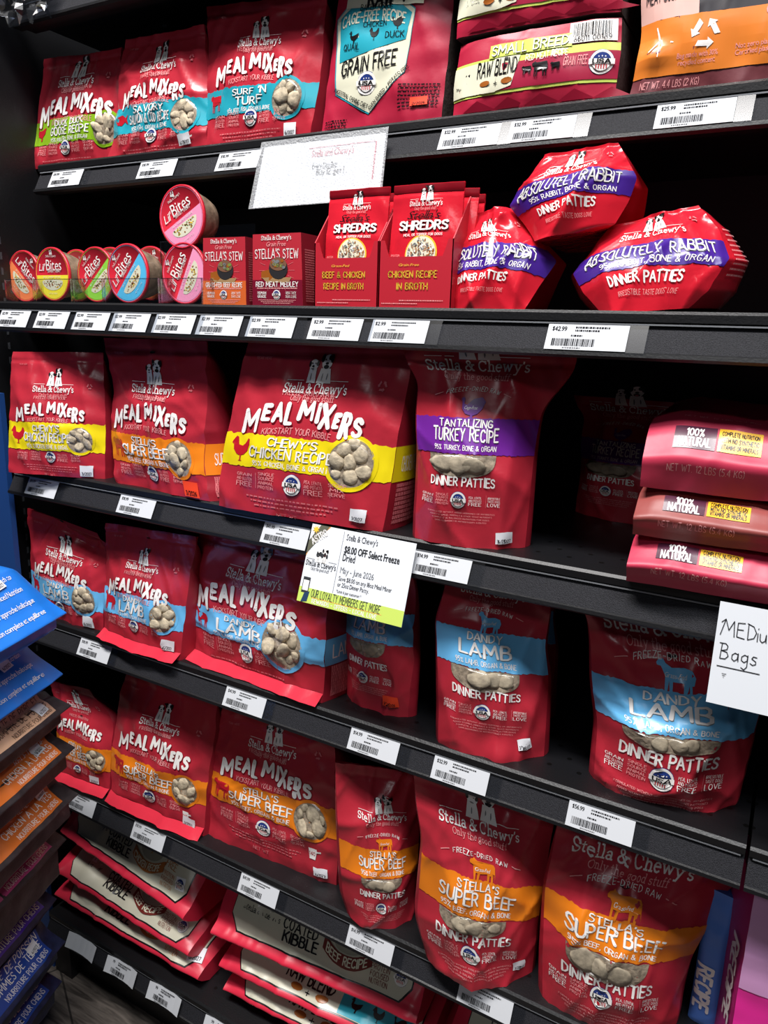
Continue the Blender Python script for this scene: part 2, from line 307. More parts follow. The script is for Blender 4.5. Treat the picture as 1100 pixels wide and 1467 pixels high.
def densify(V, F, step, asp):
    bm = bmesh.new(); vs = [bm.verts.new((x, y * asp, 0)) for x, y in V]
    for f in F:
        try: bm.faces.new([vs[i] for i in f])
        except ValueError: pass
    if len(bm.verts) == 0: bm.free(); return V, F
    xs = [v.co.x for v in bm.verts]; ys = [v.co.y for v in bm.verts]
    for ax, lo, hi in ((0, min(xs), max(xs)), (1, min(ys), max(ys))):
        k = math.ceil(lo / step)
        while k * step < hi:
            pc = [0, 0, 0]; pn = [0, 0, 0]; pc[ax] = k * step; pn[ax] = 1
            bmesh.ops.bisect_plane(bm, geom=bm.verts[:] + bm.edges[:] + bm.faces[:], plane_co=pc, plane_no=pn, dist=1e-7); k += 1
    bm.verts.index_update()
    V2 = np.array([(v.co.x, v.co.y / asp) for v in bm.verts]); F2 = [tuple(v.index for v in f.verts) for f in bm.faces]
    bm.free(); return V2, F2

def drape(panel, art, parent, names, step=None, lift0=0.0007, liftk=0.0005):
    """lays each layer of ART on PANEL as a child mesh of PARENT"""
    out = {}
    for layer, items in art.L.items():
        V = []; F = []; MI = []; mats = []; LF = []
        for (v, f, m_, lift) in items:
            ext = max(np.ptp(v[:, 0]), np.ptp(v[:, 1]) * art.asp) if len(v) else 0
            if step and ext > step * 1.2: v, f = densify(v, f, step, art.asp)
            if m_ not in mats: mats.append(m_)
            n = len(LF); k = mats.index(m_); V.extend(v.tolist()); LF.extend([lift0 + liftk * lift] * len(v))
            F.extend([tuple(i + n for i in q) for q in f]); MI.extend([k] * len(f))
        V = np.array(V); P = panel.at(V[:, 0] + .5, V[:, 1], np.array(LF))
        par = parent; nm = names.get(layer.rstrip('0123456789'), layer.rstrip('0123456789'))
        out[layer] = mk(nm, P, F, mats, MI, par, True)
    return out

# ------------------------------------------------------------------ panels
def smooth_edge(hs, ss, n=80, k=9):
    v = np.linspace(0, 1, n); hs = np.array(hs) / hs[-1]; s = np.interp(v, hs, ss); pad = k // 2
    e = np.concatenate([2 * s[0] - s[1:pad + 1][::-1], s, 2 * s[-1] - s[-pad - 1:-1][::-1]])
    return v, np.convolve(e, np.ones(k) / k, 'valid')
class Panel:
    """front face of a standing or leaning pouch, traced on the leaning plane above its base line"""
    def __init__(self, L, R, z0=None, y0=None, lean=8.0, B=0.02, b0=0.3, vpk=0.35, p=2.0, wr=0.001, crease=0.0012, seed=0, sealv=0.93, push=(), sm=9):
        if y0 is None:
            A = onZ(L[0], z0); Bp = onZ(R[0], z0)
        else:
            yl, yr = (y0, y0) if not isinstance(y0, tuple) else y0
            A = onY(L[0], yl); Bp = onY(R[0], yr)
            if z0 is not None: A[2] = z0; Bp[2] = z0
        e = Bp - A; e[2] = 0; self.W0 = np.linalg.norm(e); e /= self.W0
        nh = np.array([e[1], -e[0], 0.0]); th = math.radians(lean); Z = np.array([0, 0, 1.0])
        t = math.cos(th) * Z - math.sin(th) * nh; n = math.cos(th) * nh + math.sin(th) * Z
        self.O = (A + Bp) / 2; self.rz = math.atan2(e[1], e[0]); self.th = th
        self.e, self.nh = e, nh
        def sh(pts, P0):
            s = [np.dot(P0 - A, e)]; h = [0.0]
            for q in pts[1:]:
                X = hit(q, A, n); s.append(np.dot(X - A, e)); h.append(np.dot(X - A, t))
            return np.array(s), np.array(h)
        sl, hl = sh(L, A); sr, hr = sh(R, Bp)
        self.hL, self.hR = hl[-1], hr[-1]; self.H = (hl[-1] + hr[-1]) / 2
        self.vl, self.sl = smooth_edge(hl, sl, k=sm); self.vr, self.sr = smooth_edge(hr, sr, k=sm)
        self.W = float(np.mean(self.sr - self.sl)); self.asp = self.H / self.W
        self.B, self.b0, self.vpk, self.p, self.wr, self.crease, self.sealv, self.push = B, b0, vpk, p, wr, crease, sealv, push
        r = np.random.RandomState(seed); self.K = r.normal(0, 1, (7, 2)) * 75; self.PH = r.uniform(0, 6.28, 7)
        a = r.uniform(-1.2, 1.2, 5); self.CK = np.stack([np.cos(a), np.sin(a)], 1) * r.uniform(22, 48, (5, 1)); self.CP = r.uniform(0, 6.28, 5)
        self.topz = self.O[2] + self.H * math.cos(th)
    def raw(self, u, v):
        u = np.asarray(u, float); v = np.asarray(v, float)
        s = (1 - u) * np.interp(v, self.vl, self.sl) + u * np.interp(v, self.vr, self.sr); h = v * ((1 - u) * self.hL + u * self.hR)
        g1 = self.b0 + (1 - self.b0) * np.sin(np.clip(v / self.vpk, 0, 1) * PI / 2); g2 = np.cos(np.clip((v - self.vpk) / (self.sealv - self.vpk), 0, 1) * PI / 2) ** 1.15
        uu = np.clip(np.abs(2 * u - 1), 0, 1)
        d = self.B * (1 - uu ** self.p) * np.where(v < self.vpk, g1, g2)
        k = np.zeros_like(s)
        for (kx, ky), ph in zip(self.K, self.PH): k += np.sin(kx * s + ky * h + ph)
        d = d + self.wr * k * 0.35
        for (kx, ky), ph in zip(self.CK, self.CP):
            d = d + self.crease * (1 - np.abs(np.sin(kx * s + ky * h + ph + 1.6 * np.sin(9 * h + ph) + 0.8 * np.sin(31 * s - ph)))) ** 3
        d = d - 0.0013 * np.exp(-((v - self.sealv) / .012) ** 2)
        dx = np.zeros_like(s); dz = np.zeros_like(s)
        for (pu, pv, su, sv, ax, ad, az) in self.push:
            g = np.exp(-((u - pu) / su) ** 2 - ((v - pv) / sv) ** 2); dx += ax * g; d = d + ad * g; dz += az * g
        kz = np.clip(v * 5, 0, 1); S, C = math.sin(self.th), math.cos(self.th)
        x = s - self.W0 / 2 + dx; y = h * S - d * C; z = h * C + d * S * kz + dz
        return np.stack([x, y, np.maximum(z, 0.0) if self.th < 0.6 else z], -1)
    def at(self, u, v, lift=0.0):
        P = self.raw(u, v); e = 0.004
        du = self.raw(np.asarray(u) + e, v) - self.raw(np.asarray(u) - e, v); dv = self.raw(u, np.asarray(v) + e) - self.raw(u, np.asarray(v) - e)
        n = np.cross(du, dv); n /= np.linalg.norm(n, axis=-1, keepdims=True) + 1e-12
        return P + n * np.asarray(lift).reshape(-1, 1)
class Flat:
    """flat rectangle from four world corners (bl, br, tr, tl), with an optional curl"""
    def __init__(self, bl, br, tr, tl, curl=0.0):
        self.c = [np.array(q, float) for q in (bl, br, tr, tl)]; self.O = (self.c[2] + self.c[3]) / 2; self.curl = curl
        self.W = np.linalg.norm(self.c[1] - self.c[0]); self.H = np.linalg.norm(self.c[3] - self.c[0]); self.asp = self.H / self.W; self.rz = 0
        n = np.cross(self.c[1] - self.c[0], self.c[3] - self.c[0]); self.n = n / np.linalg.norm(n)
    def at(self, u, v, lift=0.0):
        u = np.asarray(u, float)[:, None]; v = np.asarray(v, float)[:, None]
        P = (1 - v) * ((1 - u) * self.c[0] + u * self.c[1]) + v * ((1 - u) * self.c[3] + u * self.c[2])
        return P - self.O + self.n * (np.asarray(lift).reshape(-1, 1) + self.curl * ((1 - v) ** 2) * np.sin(2.2 * u + .4))
class Sweep:
    """a lying bag: a section (o outward, z up; v from 0 at the bottom to 1) swept along an axis"""
    def __init__(self, A, B, sec, wr=0.001, seed=0, shrink=0.0, sag=0.0, smooth=5):
        A = np.array(A, float); B = np.array(B, float); e = B - A; self.dz = e[2]; e[2] = 0; self.W = np.linalg.norm(e); e /= self.W
        self.O = (A + B) / 2; self.rz = math.atan2(e[1], e[0]); sec = np.array(sec, float)
        d = np.concatenate([[0], np.cumsum(np.linalg.norm(np.diff(sec, axis=0), axis=1))]); self.H = d[-1]; d /= d[-1]; self.d = d
        v = np.linspace(0, 1, 161)
        def sm(a):
            s = np.interp(v, d, a); p = np.pad(s, smooth // 2, 'edge'); return np.convolve(p, np.ones(smooth) / smooth, 'valid')
        self.v, self.o, self.z = v, sm(sec[:, 0]), sm(sec[:, 1]); self.asp = self.H / self.W; self.wr = wr; self.shrink = shrink; self.sag = sag
        r = np.random.RandomState(seed); self.K = r.normal(0, 1, (7, 2)) * 55; self.PH = r.uniform(0, 6.28, 7)
        a = r.uniform(-.5, .5, 4); self.CK = np.stack([np.cos(a), np.sin(a)], 1) * r.uniform(18, 40, (4, 1)); self.CP = r.uniform(0, 6.28, 4)
    def raw(self, u, v):
        u = np.asarray(u, float); v = np.asarray(v, float)
        o = np.interp(v, self.v, self.o); z = np.interp(v, self.v, self.z); x = (u - .5) * self.W; s = v * self.H
        k = np.zeros_like(x)
        for (kx, ky), ph in zip(self.K, self.PH): k += np.sin(kx * x + ky * s + ph)
        k = self.wr * .35 * k
        for (kx, ky), ph in zip(self.CK, self.CP): k = k + 1.3 * self.wr * (1 - np.abs(np.sin(kx * x + ky * s + ph + 1.2 * np.sin(14 * x + ph)))) ** 3
        ends = np.clip(1 - np.minimum(u, 1 - u) / .1, 0, 1) ** 2
        zt = np.maximum(z, 0); f = np.clip(zt / max(self.z.max(), 1e-6), 0, 1)
        z = z - ends * f * self.shrink + self.sag * np.sin(u * 9 + 1) * f; o = o - ends * f * self.shrink * .6
        return np.stack([x, -(o + k), z + self.dz * (u - .5) + k * .5], -1)
    def at(self, u, v, lift=0.0):
        P = self.raw(u, v); e = 0.004
        n = np.cross(self.raw(np.asarray(u) + e, v) - self.raw(np.asarray(u) - e, v), self.raw(u, np.asarray(v) + e) - self.raw(u, np.asarray(v) - e))
        n /= np.linalg.norm(n, axis=-1, keepdims=True) + 1e-12
        return P + n * np.asarray(lift).reshape(-1, 1)

def pouch_mesh(pan, name, parent, m_front, m_side, D=0.06, gb=0.0, back=None, nu=44, nv=70, dpow=0.7):
    """closed pouch body: front panel, two gussets, back panel and base"""
    u = np.linspace(0, 1, nu); v = np.linspace(0, 1, nv); UU, VV = np.meshgrid(u, v); f = pan.raw(UU.ravel(), VV.ravel())
    V = f.tolist(); F = grid_faces(nu, nv); MI = [0] * len(F)
    S, C = math.sin(pan.th), math.cos(pan.th)
    dp = np.clip(1 - v / pan.sealv, 0, 1) ** dpow * D + 0.0016
    dirv = np.array([0, 1.0, 0]) if pan.th < 0.6 else np.array([0, C, -S])
    bb = pan.B if back is None else back
    def backp(uu, vv, i):
        sB, pan.B = pan.B, 0.0; sw, pan.wr = pan.wr, 0.0; sc_, pan.crease = pan.crease, 0.0; pu, pan.push = pan.push, ()
        q = pan.raw(uu, vv); pan.B, pan.wr, pan.crease, pan.push = sB, sw, sc_, pu
        b = bb * (1 - np.abs(2 * uu - 1) ** 2) * (np.clip(1 - vv / pan.sealv, 0, 1) ** .7)
        return q + dirv * (dp[i] + b)[:, None]
    K = np.concatenate([backp(u, np.full(nu, v[j]), np.full(nu, j)) for j in range(nv)])
    off = len(V); V += K.tolist(); q = grid_faces(nu, nv, off, True); F += q; MI += [1] * len(q)
    ns = 6; t = np.linspace(0, 1, ns)
    Fg = f.reshape(nv, nu, 3); Kg = K.reshape(nv, nu, 3)
    for side in (0, nu - 1):
        sg = -1 if side == 0 else 1; off = len(V)
        for j in range(nv):
            a, b = Fg[j, side], Kg[j, side]
            for tt in t: V.append((a + (b - a) * tt + np.array([sg * gb * math.sin(PI * tt) * min(1, dp[j] / max(D, 1e-4)), 0, 0])).tolist())
        q = grid_faces(ns, nv, off, side == 0); F += q; MI += [1] * len(q)
    for j, fl in ((0, True), (nv - 1, False)):
        off = len(V); V += Fg[j].tolist() + Kg[j].tolist(); q = grid_faces(nu, 2, off, fl); F += q; MI += [1] * len(q)
    o = mk(name, V, F, [m_front, m_side], MI, parent, True)
    pan.side = (Fg[:, -1], Kg[:, -1], gb, dp / max(D, 1e-4), v)
    return o
class SidePanel:
    """the right gusset of a pouch built by pouch_mesh"""
    def __init__(self, pan):
        self.a, self.b, self.gb, self.k, self.v = pan.side; self.asp = pan.H / max(np.linalg.norm(self.a[0] - self.b[0]), .01)
    def raw(self, u, v):
        u = np.asarray(u, float); a = np.stack([np.interp(v, self.v, self.a[:, i]) for i in range(3)], -1); b = np.stack([np.interp(v, self.v, self.b[:, i]) for i in range(3)], -1)
        k = np.minimum(1, np.interp(v, self.v, self.k)); P = a + (b - a) * u[:, None]; P[:, 0] += self.gb * np.sin(PI * u) * k; return P
    def at(self, u, v, lift=0.0):
        return self.raw(u, v) + np.array([1.0, 0, 0]) * np.asarray(lift).reshape(-1, 1)
def sweep_mesh(pan, name, parent, m_front, m_side, depth=0.2, nu=100, nv=90):
    u = np.linspace(0, 1, nu); v = np.linspace(0, 1, nv); UU, VV = np.meshgrid(u, v); f = pan.raw(UU.ravel(), VV.ravel()).reshape(nv, nu, 3)
    V = f.reshape(-1, 3).tolist(); F = grid_faces(nu, nv); MI = [0] * len(F)
    bk = np.stack([f[:, :, 0], np.full((nv, nu), max(depth, float(f[:, :, 1].max()) + .01)), f[:, :, 2]], -1)
    off = len(V); V += bk.reshape(-1, 3).tolist(); q = grid_faces(nu, nv, off, True); F += q; MI += [1] * len(q)
    for s_, fl in ((0, True), (nu - 1, False)):
        off = len(V)
        for j in range(nv): V += [f[j, s_].tolist(), bk[j, s_].tolist()]
        q = grid_faces(2, nv, off, fl); F += q; MI += [1] * len(q)
    for j, fl in ((0, True), (nv - 1, False)):
        off = len(V); V += f[j].tolist() + bk[j].tolist(); q = grid_faces(nu, 2, off, fl); F += q; MI += [0] * len(q)
    return mk(name, V, F, [m_front, m_side], MI, parent, True)

# ------------------------------------------------------------------ shared artwork
def dogs(a, layer, cx, v, s):
    for pts in ([(-.48, -.5), (-.44, .0), (-.16, .0), (-.08, -.5)], [(-.04, -.5), (.0, .0), (.36, .0), (.48, -.5)], ell(-.3, .1, .17, .2, 18), ell(.18, .22, .2, .26, 20)): a.poly(layer, pts, WHITE, cx, v, s)
    for (x, y, r, rb, m_) in ((-.45, .14, .05, .11, BLACK), (-.16, .16, .045, .1, BLACK), (-.36, .16, .024, .024, BLACK), (-.24, .16, .024, .024, BLACK), (-.3, .06, .045, .034, BLACK), (-.3, -.03, .07, .022, GREY), (-.3, -.3, .02, .13, GREY),
                          (-.01, .34, .07, .15, BLACK), (.36, .34, .065, .15, BLACK), (.27, .36, .07, .09, BLACK), (.1, .3, .028, .03, BLACK), (.27, .28, .028, .03, WHITE), (.18, .17, .065, .045, BLACK), (.18, .05, .1, .07, BLACK), (.18, .03, .055, .04, MIDW), (.12, -.3, .02, .14, GREY), (.3, -.28, .02, .12, GREY)):
        a.poly(layer, ell(x, y, r, rb, 10), m_, cx, v, s, lift=2)
def brand(a, v, wd, only=True, cx=0.0, s=None, layer='brand_logo', m_=None, dog=True):
    m_ = m_ or WHITE; h = wd * .125
    if dog:
        dogs(a, layer, cx + wd * .03, v + wd * .275 / a.asp, wd * .40)
        for sx in (-1, 1): a.rect(layer, cx + sx * wd * .35 - wd * .14, cx + sx * wd * .35 + wd * .14, v + wd * .105 / a.asp, v + wd * .113 / a.asp, m_, lift=1)
    a.text(layer, "Stella & Chewy's", cx, v, h, m_, width=wd, kind='serif')
    if only: a.text(layer, "Only the good stuff", cx, v - wd * .135 / a.asp, h * .62, PINKW if m_ is WHITE else m_, width=wd * .68, kind='serif', bold=-.03)
def badge(a, cx, v, s, layer='usa_badge'):
    a.poly(layer, ell(0, 0, .5, None, 32), NAVY, cx, v, s, lift=1); a.poly(layer, ell(0, 0, .48, None, 32), WHITE, cx, v, s, lift=2)
    a.poly(layer, ell(0, 0, .37, None, 28), BLACK, cx, v, s, lift=3)
    top = [(x, y) for x, y in ell(0, 0, .36, None, 40) if y > .1]; bot = [(x, y) for x, y in ell(0, 0, .36, None, 40) if y < -.1]
    a.poly(layer, top, NAVY, cx, v, s, lift=4); a.poly(layer, bot, WHITE, cx, v, s, lift=4)
    for k in range(5):
        x = -.2 + .1 * k; a.put(layer, a.tf([(x - .02, -.12), (x + .02, -.12), (x + .02, -.28), (x - .02, -.28)], cx, v, s, s), [(0, 1, 2, 3)], REDI, 5)
    for x, y in ((-.13, .19), (0, .2), (.13, .19)): a.poly(layer, [(x + .04 * math.sin(k * PI / 5) * (1 if k % 2 == 0 else .45), y + .04 * math.cos(k * PI / 5) * (1 if k % 2 == 0 else .45)) for k in range(10)], WHITE, cx, v, s, lift=5)
    a.put(layer, a.tf([(-.5, -.1), (.5, -.1), (.5, .11), (-.5, .11)], cx, v, s, s), [(0, 1, 2, 3)], WHITE, 5)
    a.text(layer, 'USA', cx, v, .17 * s, BLACK, width=.66 * s, bold=.035, lift=6)
def stacked(a, layer, lines, cx, v, wd, m_, big=None):
    n = len(lines); h = wd * .2; y = v + (n - 1) * .62 * h / a.asp
    for i, s in enumerate(lines):
        k = 1.5 if s == big else 1.0
        a.text(layer, s, cx, y, h * .8 * k, m_, width=wd * (1 if len(s) > 3 else .8)); y -= h * (1.35 if k > 1 or (i + 1 < n and lines[i + 1] == big) else 1.15) / a.asp
def sticker(pan, parent, u, v, w_, h_, txt='3/2027', m_=None, rot=0.0):
    a = Art(pan.asp); c, s = math.cos(rot), math.sin(rot); nx = 4; V = []
    for j in range(nx + 1):
        for i in range(nx + 1):
            V.append(((i / nx - .5) * w_, (j / nx - .5) * h_))
    a.put('date_sticker', a.tf(V, u - .5, v, 1, 1, rot), grid_faces(nx + 1, nx + 1), m_ or STICK, 4)
    a.text('date_sticker', txt, u - .5 + s * h_ * .25, v - c * h_ * .25 / a.asp, h_ * .26, BLACK, width=w_ * .72, bold=.02, lift=5, rot=rot)
    return drape(pan, a, parent, {})['date_sticker']
def nugget_mesh(seed, detail=2):
    bm = bmesh.new(); bmesh.ops.create_icosphere(bm, subdivisions=detail, radius=1.0); r = np.random.RandomState(seed); K = r.normal(0, 1.6, (5, 3)); P = r.uniform(0, 6, 5)
    for vtx in bm.verts:
        c = np.array(vtx.co); vtx.co = Vector(c * (1 + .17 * np.sin(K @ c + P).sum() / 1.6))
    V = np.array([x.co[:] for x in bm.verts]); F = [tuple(x.index for x in f.verts) for f in bm.faces]; bm.free(); return V, F
NM = [nugget_mesh(s) for s in range(5)]
def food_window(pan, parent, shape, count, rad, seed, kind='nugget', flat=.3, thick=.0045):
    """see-through window: crumbs behind, pieces pressed against a bulging clear film. SHAPE: outline points in panel units"""
    asp = pan.asp; S = np.array(shape, float); c = S.mean(0)
    a = Art(asp); V = [tuple(c)]; rings = 7; n = len(S); F = []
    for k in range(1, rings + 1): V += [tuple(c + (q - c) * k / rings) for q in S]
    for i in range(n): F.append((0, 1 + i, 1 + (i + 1) % n))
    for k in range(rings - 1):
        for i in range(n): F.append((1 + k * n + i, 1 + (k + 1) * n + i, 1 + (k + 1) * n + (i + 1) % n, 1 + k * n + (i + 1) % n))
    V = np.array(V); rr = np.concatenate([[0], np.repeat(np.arange(1, rings + 1) / rings, n)])
    fl = mk('window', pan.at(V[:, 0] + .5, V[:, 1], .0012 + thick * (1 - rr ** 6)), F, FILM, None, parent, True)
    bed = mk('food_crumbs', pan.at(V[:, 0] + .5, V[:, 1], np.full(len(V), .0010)), F, FOODBED, None, fl, True); bed['kind'] = 'stuff'
    rnd = random.Random(seed); Vm = S[:, 0].min(), S[:, 0].max(), S[:, 1].min(), S[:, 1].max()
    def inside(x, y, m_):
        for i in range(n):
            p, q = S[i], S[(i + 1) % n]; dx, dy = (q[0] - p[0]), (q[1] - p[1]) * asp; l = math.hypot(dx, dy)
            if l < 1e-6: continue
            if (dx * (y - p[1]) * asp - dy * (x - p[0])) / l < m_: return False
        return True
    pts = []; tries = 0
    while len(pts) < count and tries < 900:
        tries += 1; r = rad * rnd.uniform(.75, 1.15) * (1 if tries < 400 else .7); x, y = rnd.uniform(Vm[0], Vm[1]), rnd.uniform(Vm[2], Vm[3])
        if not inside(x, y, r * .95): continue
        if any(math.hypot(x - p[0], (y - p[1]) * asp) < .72 * (r + p[2]) for p in pts): continue
        pts.append((x, y, r))
    for i, (x, y, r) in enumerate(pts):
        P = pan.at(np.array([x + .5, x + .5 + .01, x + .5]), np.array([y, y, y + .01])); ex = P[1] - P[0]; ex /= np.linalg.norm(ex); ez = np.cross(ex, P[2] - P[0]); ez /= np.linalg.norm(ez); ey = np.cross(ez, ex)
        nV, nF = NM[(seed + i) % 5]; R = r * pan.W; an = rnd.uniform(0, 6.28); ca, sa = math.cos(an), math.sin(an); el = rnd.uniform(.78, 1.28)
        if kind != 'nugget': el = 1.35; an = rnd.uniform(-.15, .15) ; ca, sa = math.cos(an), math.sin(an)
        lx = nV[:, 0] * R * el; ly = nV[:, 1] * R / el * (1 if kind == 'nugget' else 1.3); lx, ly = lx * ca - ly * sa, lx * sa + ly * ca
        tk = min(R * flat, thick * .75)
        Q = P[0] + lx[:, None] * ex + ly[:, None] * ey + (nV[:, 2] * tk)[:, None] * ez + ez * .0012
        mk(kind, Q, nF, NUG if kind == 'nugget' else PAT, None, fl, True)
    return fl

def recycle(a, layer, cx, v, s, m_):
    for k in range(3):
        r = k * 2.0944; a.poly(layer, [(-.3, -.42), (.1, -.42), (.1, -.52), (.32, -.32), (.1, -.14), (.1, -.24), (-.22, -.24)], m_, cx, v, s, rot=r)
RECIPE = {
 'chicken': (YEL, HEN, ["CHEWY'S", "CHICKEN RECIPE", "95% CHICKEN, BONE & ORGAN"], (.36, .62, .56)),
 'beef': (ORA, COW, ["STELLA'S", "SUPER BEEF", "95% BEEF, ORGAN & BONE"], (.34, .62, .58)),
 'lamb': (LBL, LAMB, ["DANDY", "LAMB", "95% LAMB, ORGAN & BONE"], (.28, .42, .5)),
 'salmon': (TEAL, FISH, ["SAVORY", "SALMON & COD RECIPE", "95% FISH, ORGAN & BONE"], (.42, .56, .5)),
 'surf': (TEAL, COW, ["SURF 'N", "TURF", "95% BEEF, FISH, ORGAN & BONE"], (.38, .3, .5)),
 'duck': (GRN, DUCK, ["DUCK DUCK", "GOOSE RECIPE", "95% POULTRY, BONE & ORGAN"], (.44, .58, .56)),
 'turkey': (PUR, TURKEY, ["TANTALIZING", "TURKEY RECIPE", "95% TURKEY, BONE & ORGAN"], (.48, .6, .58)),
 'rabbit': (INDI, LAMB, ["ABSOLUTELY RABBIT", "95% RABBIT, BONE & ORGAN"], (.9, .8)),
}
NAMES = {'tagline': 'tagline_lettering', 'recipe_band': 'recipe_band', 'title': 'title_lettering', 'recipe': 'recipe_lettering', 'brand_logo': 'brand_logo', 'claims': 'claim_print', 'icon': 'animal_icon', 'usa_badge': 'usa_badge'}
TITLE = [('M', -.421, -.30, .15, 1.0), ('E', -.300, .08, .08, .72), ('A', -.196, .12, .105, .82), ('L', -.098, .08, .075, .9), ('M', .035, .25, .135, .8), ('I', .135, .20, .032, .8), ('X', .200, .08, .098, 1.0), ('E', .283, -.07, .058, .62), ('R', .358, -.22, .08, 1.02), ('S', .448, -.26, .085, .78)]
def band_on(a, pan, v0, v1, m_, seed, window=None):
    a.rect('recipe_band', -.5, .5, v0, v1, m_, 60, 16, lift=0, rag=.006 / pan.asp, seed=seed)
def mixer_art(bagroot, pan, kind, vs, vt, b0, b1, vr, seed, wx=.27, wr_=.125, tw=.7, cx=-.03, small=False, dogw=.38, step_=None, icon=True, fine=True, side=False, nug=9, scoop=False):
    bandm, ic, lines, wds = RECIPE[kind]; a = Art(pan.asp); asp = pan.asp; bh = (b1 - b0) * asp
    brand(a, vs, dogw, True)
    a.text('tagline', 'FREEZE-DRIED RAW', cx, vt + tw * .165 / asp, tw * .034, PINKW, width=tw * .42, gap=.22)
    for pas in (0, 1):
        for ch, x, y, w_, h_ in TITLE:
            adv, st = HAND[ch]; sw = .031; W_ = max(w_ - sw, .004); H_ = h_ * .185 - sw
            V, F = strokes([[((px / adv - .5) * W_, (py - .5) * H_) for px, py in p] for p in st], sw * (1.12 if pas == 0 else 1), .35)
            o = (0.005, -0.007) if pas == 0 else (0, 0)
            a.put('title', a.tf(V, cx + x * tw + o[0] * tw, vt + (y * .18 * tw + o[1] * tw) / asp, tw, tw, (x * -.12)), F, DRED if pas == 0 else WHITE, 1 + pas)
    a.text('tagline1', 'KICKSTART YOUR KIBBLE', cx - .01, vt - tw * .115 / asp, tw * .042, PINKW, width=tw * .56, jit=.1, seed=seed, arc_=.4)
    band_on(a, pan, b0, b1, bandm, seed)
    ys = (.80, .47, .14); hs = (.22, .30, .14)
    if kind in ('lamb',): hs = (.2, .4, .13)
    for s, yy, hh, ww in zip(lines, ys, hs, wds):
        a.text('recipe', s, cx - .02, b0 + (b1 - b0) * yy, hh * bh, WHITE, width=ww * .78, jit=.10, seed=seed + len(s), shadow=GREY if hh > .15 else None, bold=.015, lift=1)
    recycle(a, 'recycling_mark', .37, vs + .03, .055, MIDW)
    if scoop:
        a.poly('scoop_mark', [(-.35, .4), (.3, .4), (.3, .25), (.6, .3), (.6, .16), (.28, .1), (.2, -.45), (-.27, -.45)], WHITE, .34, vr - .055 / asp, .09); a.text('scoop_mark', '140', .335, vr - .055 / asp, .026, REDI, lift=2)
    if icon: a.poly('icon', ic, REDI, -.37, b0 + (b1 - b0) * .52, min(.17, bh * .78), lift=1)
    # claims row
    cl = [(["GRAIN", "AND GLUTEN", "FREE"], 'FREE', -.32), (["SINGLE", "SOURCE", "ANIMAL", "PROTEIN"], None, -.17), (["PEA, LENTIL", "AND POTATO", "FREE"], 'FREE', .13), (["SCOOP", "MIX", "SERVE"], None, .27)]
    for i, (ls, bg, x) in enumerate(cl): stacked(a, 'claims%d' % i, ls, x * .95 - .02, vr, .10, PINKW, bg)
    for i, x in enumerate((-.245, .2)): a.rect('claims%d' % (1 + 2 * i), x - .0015, x + .0015, vr - .04 / asp, vr + .04 / asp, MIDW, lift=1)
    badge(a, -.02, vr, .11)
    if fine:
        for k in range(3): a.dashes('fine_print', -.03, vr - (.085 + .022 * k) / asp, .56 - .06 * k, .007, MIDW, seed + k)
        a.text('fine_print', 'NET WT', -.05, vr - .17 / asp, .022, MIDW, width=.12)
    a.poly('hang_hole', ell(.005, .96, .025, .008, 16), BLACK); a.text('tear_mark', 'TEAR HERE', -.36, .9, .014, MIDW, width=.1)
    drape(pan, a, bagroot, NAMES, step=.05)
    cxw, cyw = wx, b0 + (b1 - b0) * .42
    ring = [(cxw + wr_ * 1.12 * math.cos(2 * PI * i / 40), cyw + wr_ * 1.12 * math.sin(2 * PI * i / 40) / asp) for i in range(40)]
    r = Art(asp); V = ring + [(cxw + (x - cxw) * .84, cyw + (y - cyw) * .84) for x, y in ring]; r.put('window_rim', V, [(i, (i + 1) % 40, 40 + (i + 1) % 40, 40 + i) for i in range(40)], bandm, 1); drape(pan, r, bagroot, NAMES)
    food_window(pan, bagroot, [(cxw + (x - cxw) * .88, cyw + (y - cyw) * .88) for x, y in ring], nug, wr_ * .42, seed)
    if side: side_print(bagroot, pan, b0, b1, bandm, lines[1], seed)
def side_print(bagroot, pan, b0, b1, bandm, word, seed):
    sp = SidePanel(pan); a = Art(sp.asp); a.rect('side_band', -.5, .5, b0, b1, bandm, 8, 3); a.text('side_lettering', word, -.1, (b0 + b1) / 2, .16, WHITE, width=.5, lift=1)
    for k in range(9): a.dashes('side_print', 0, b0 - .02 - k * (b0 - .04) / 9, .8, .04, MIDW, seed + k)
    drape(sp, a, bagroot, NAMES)
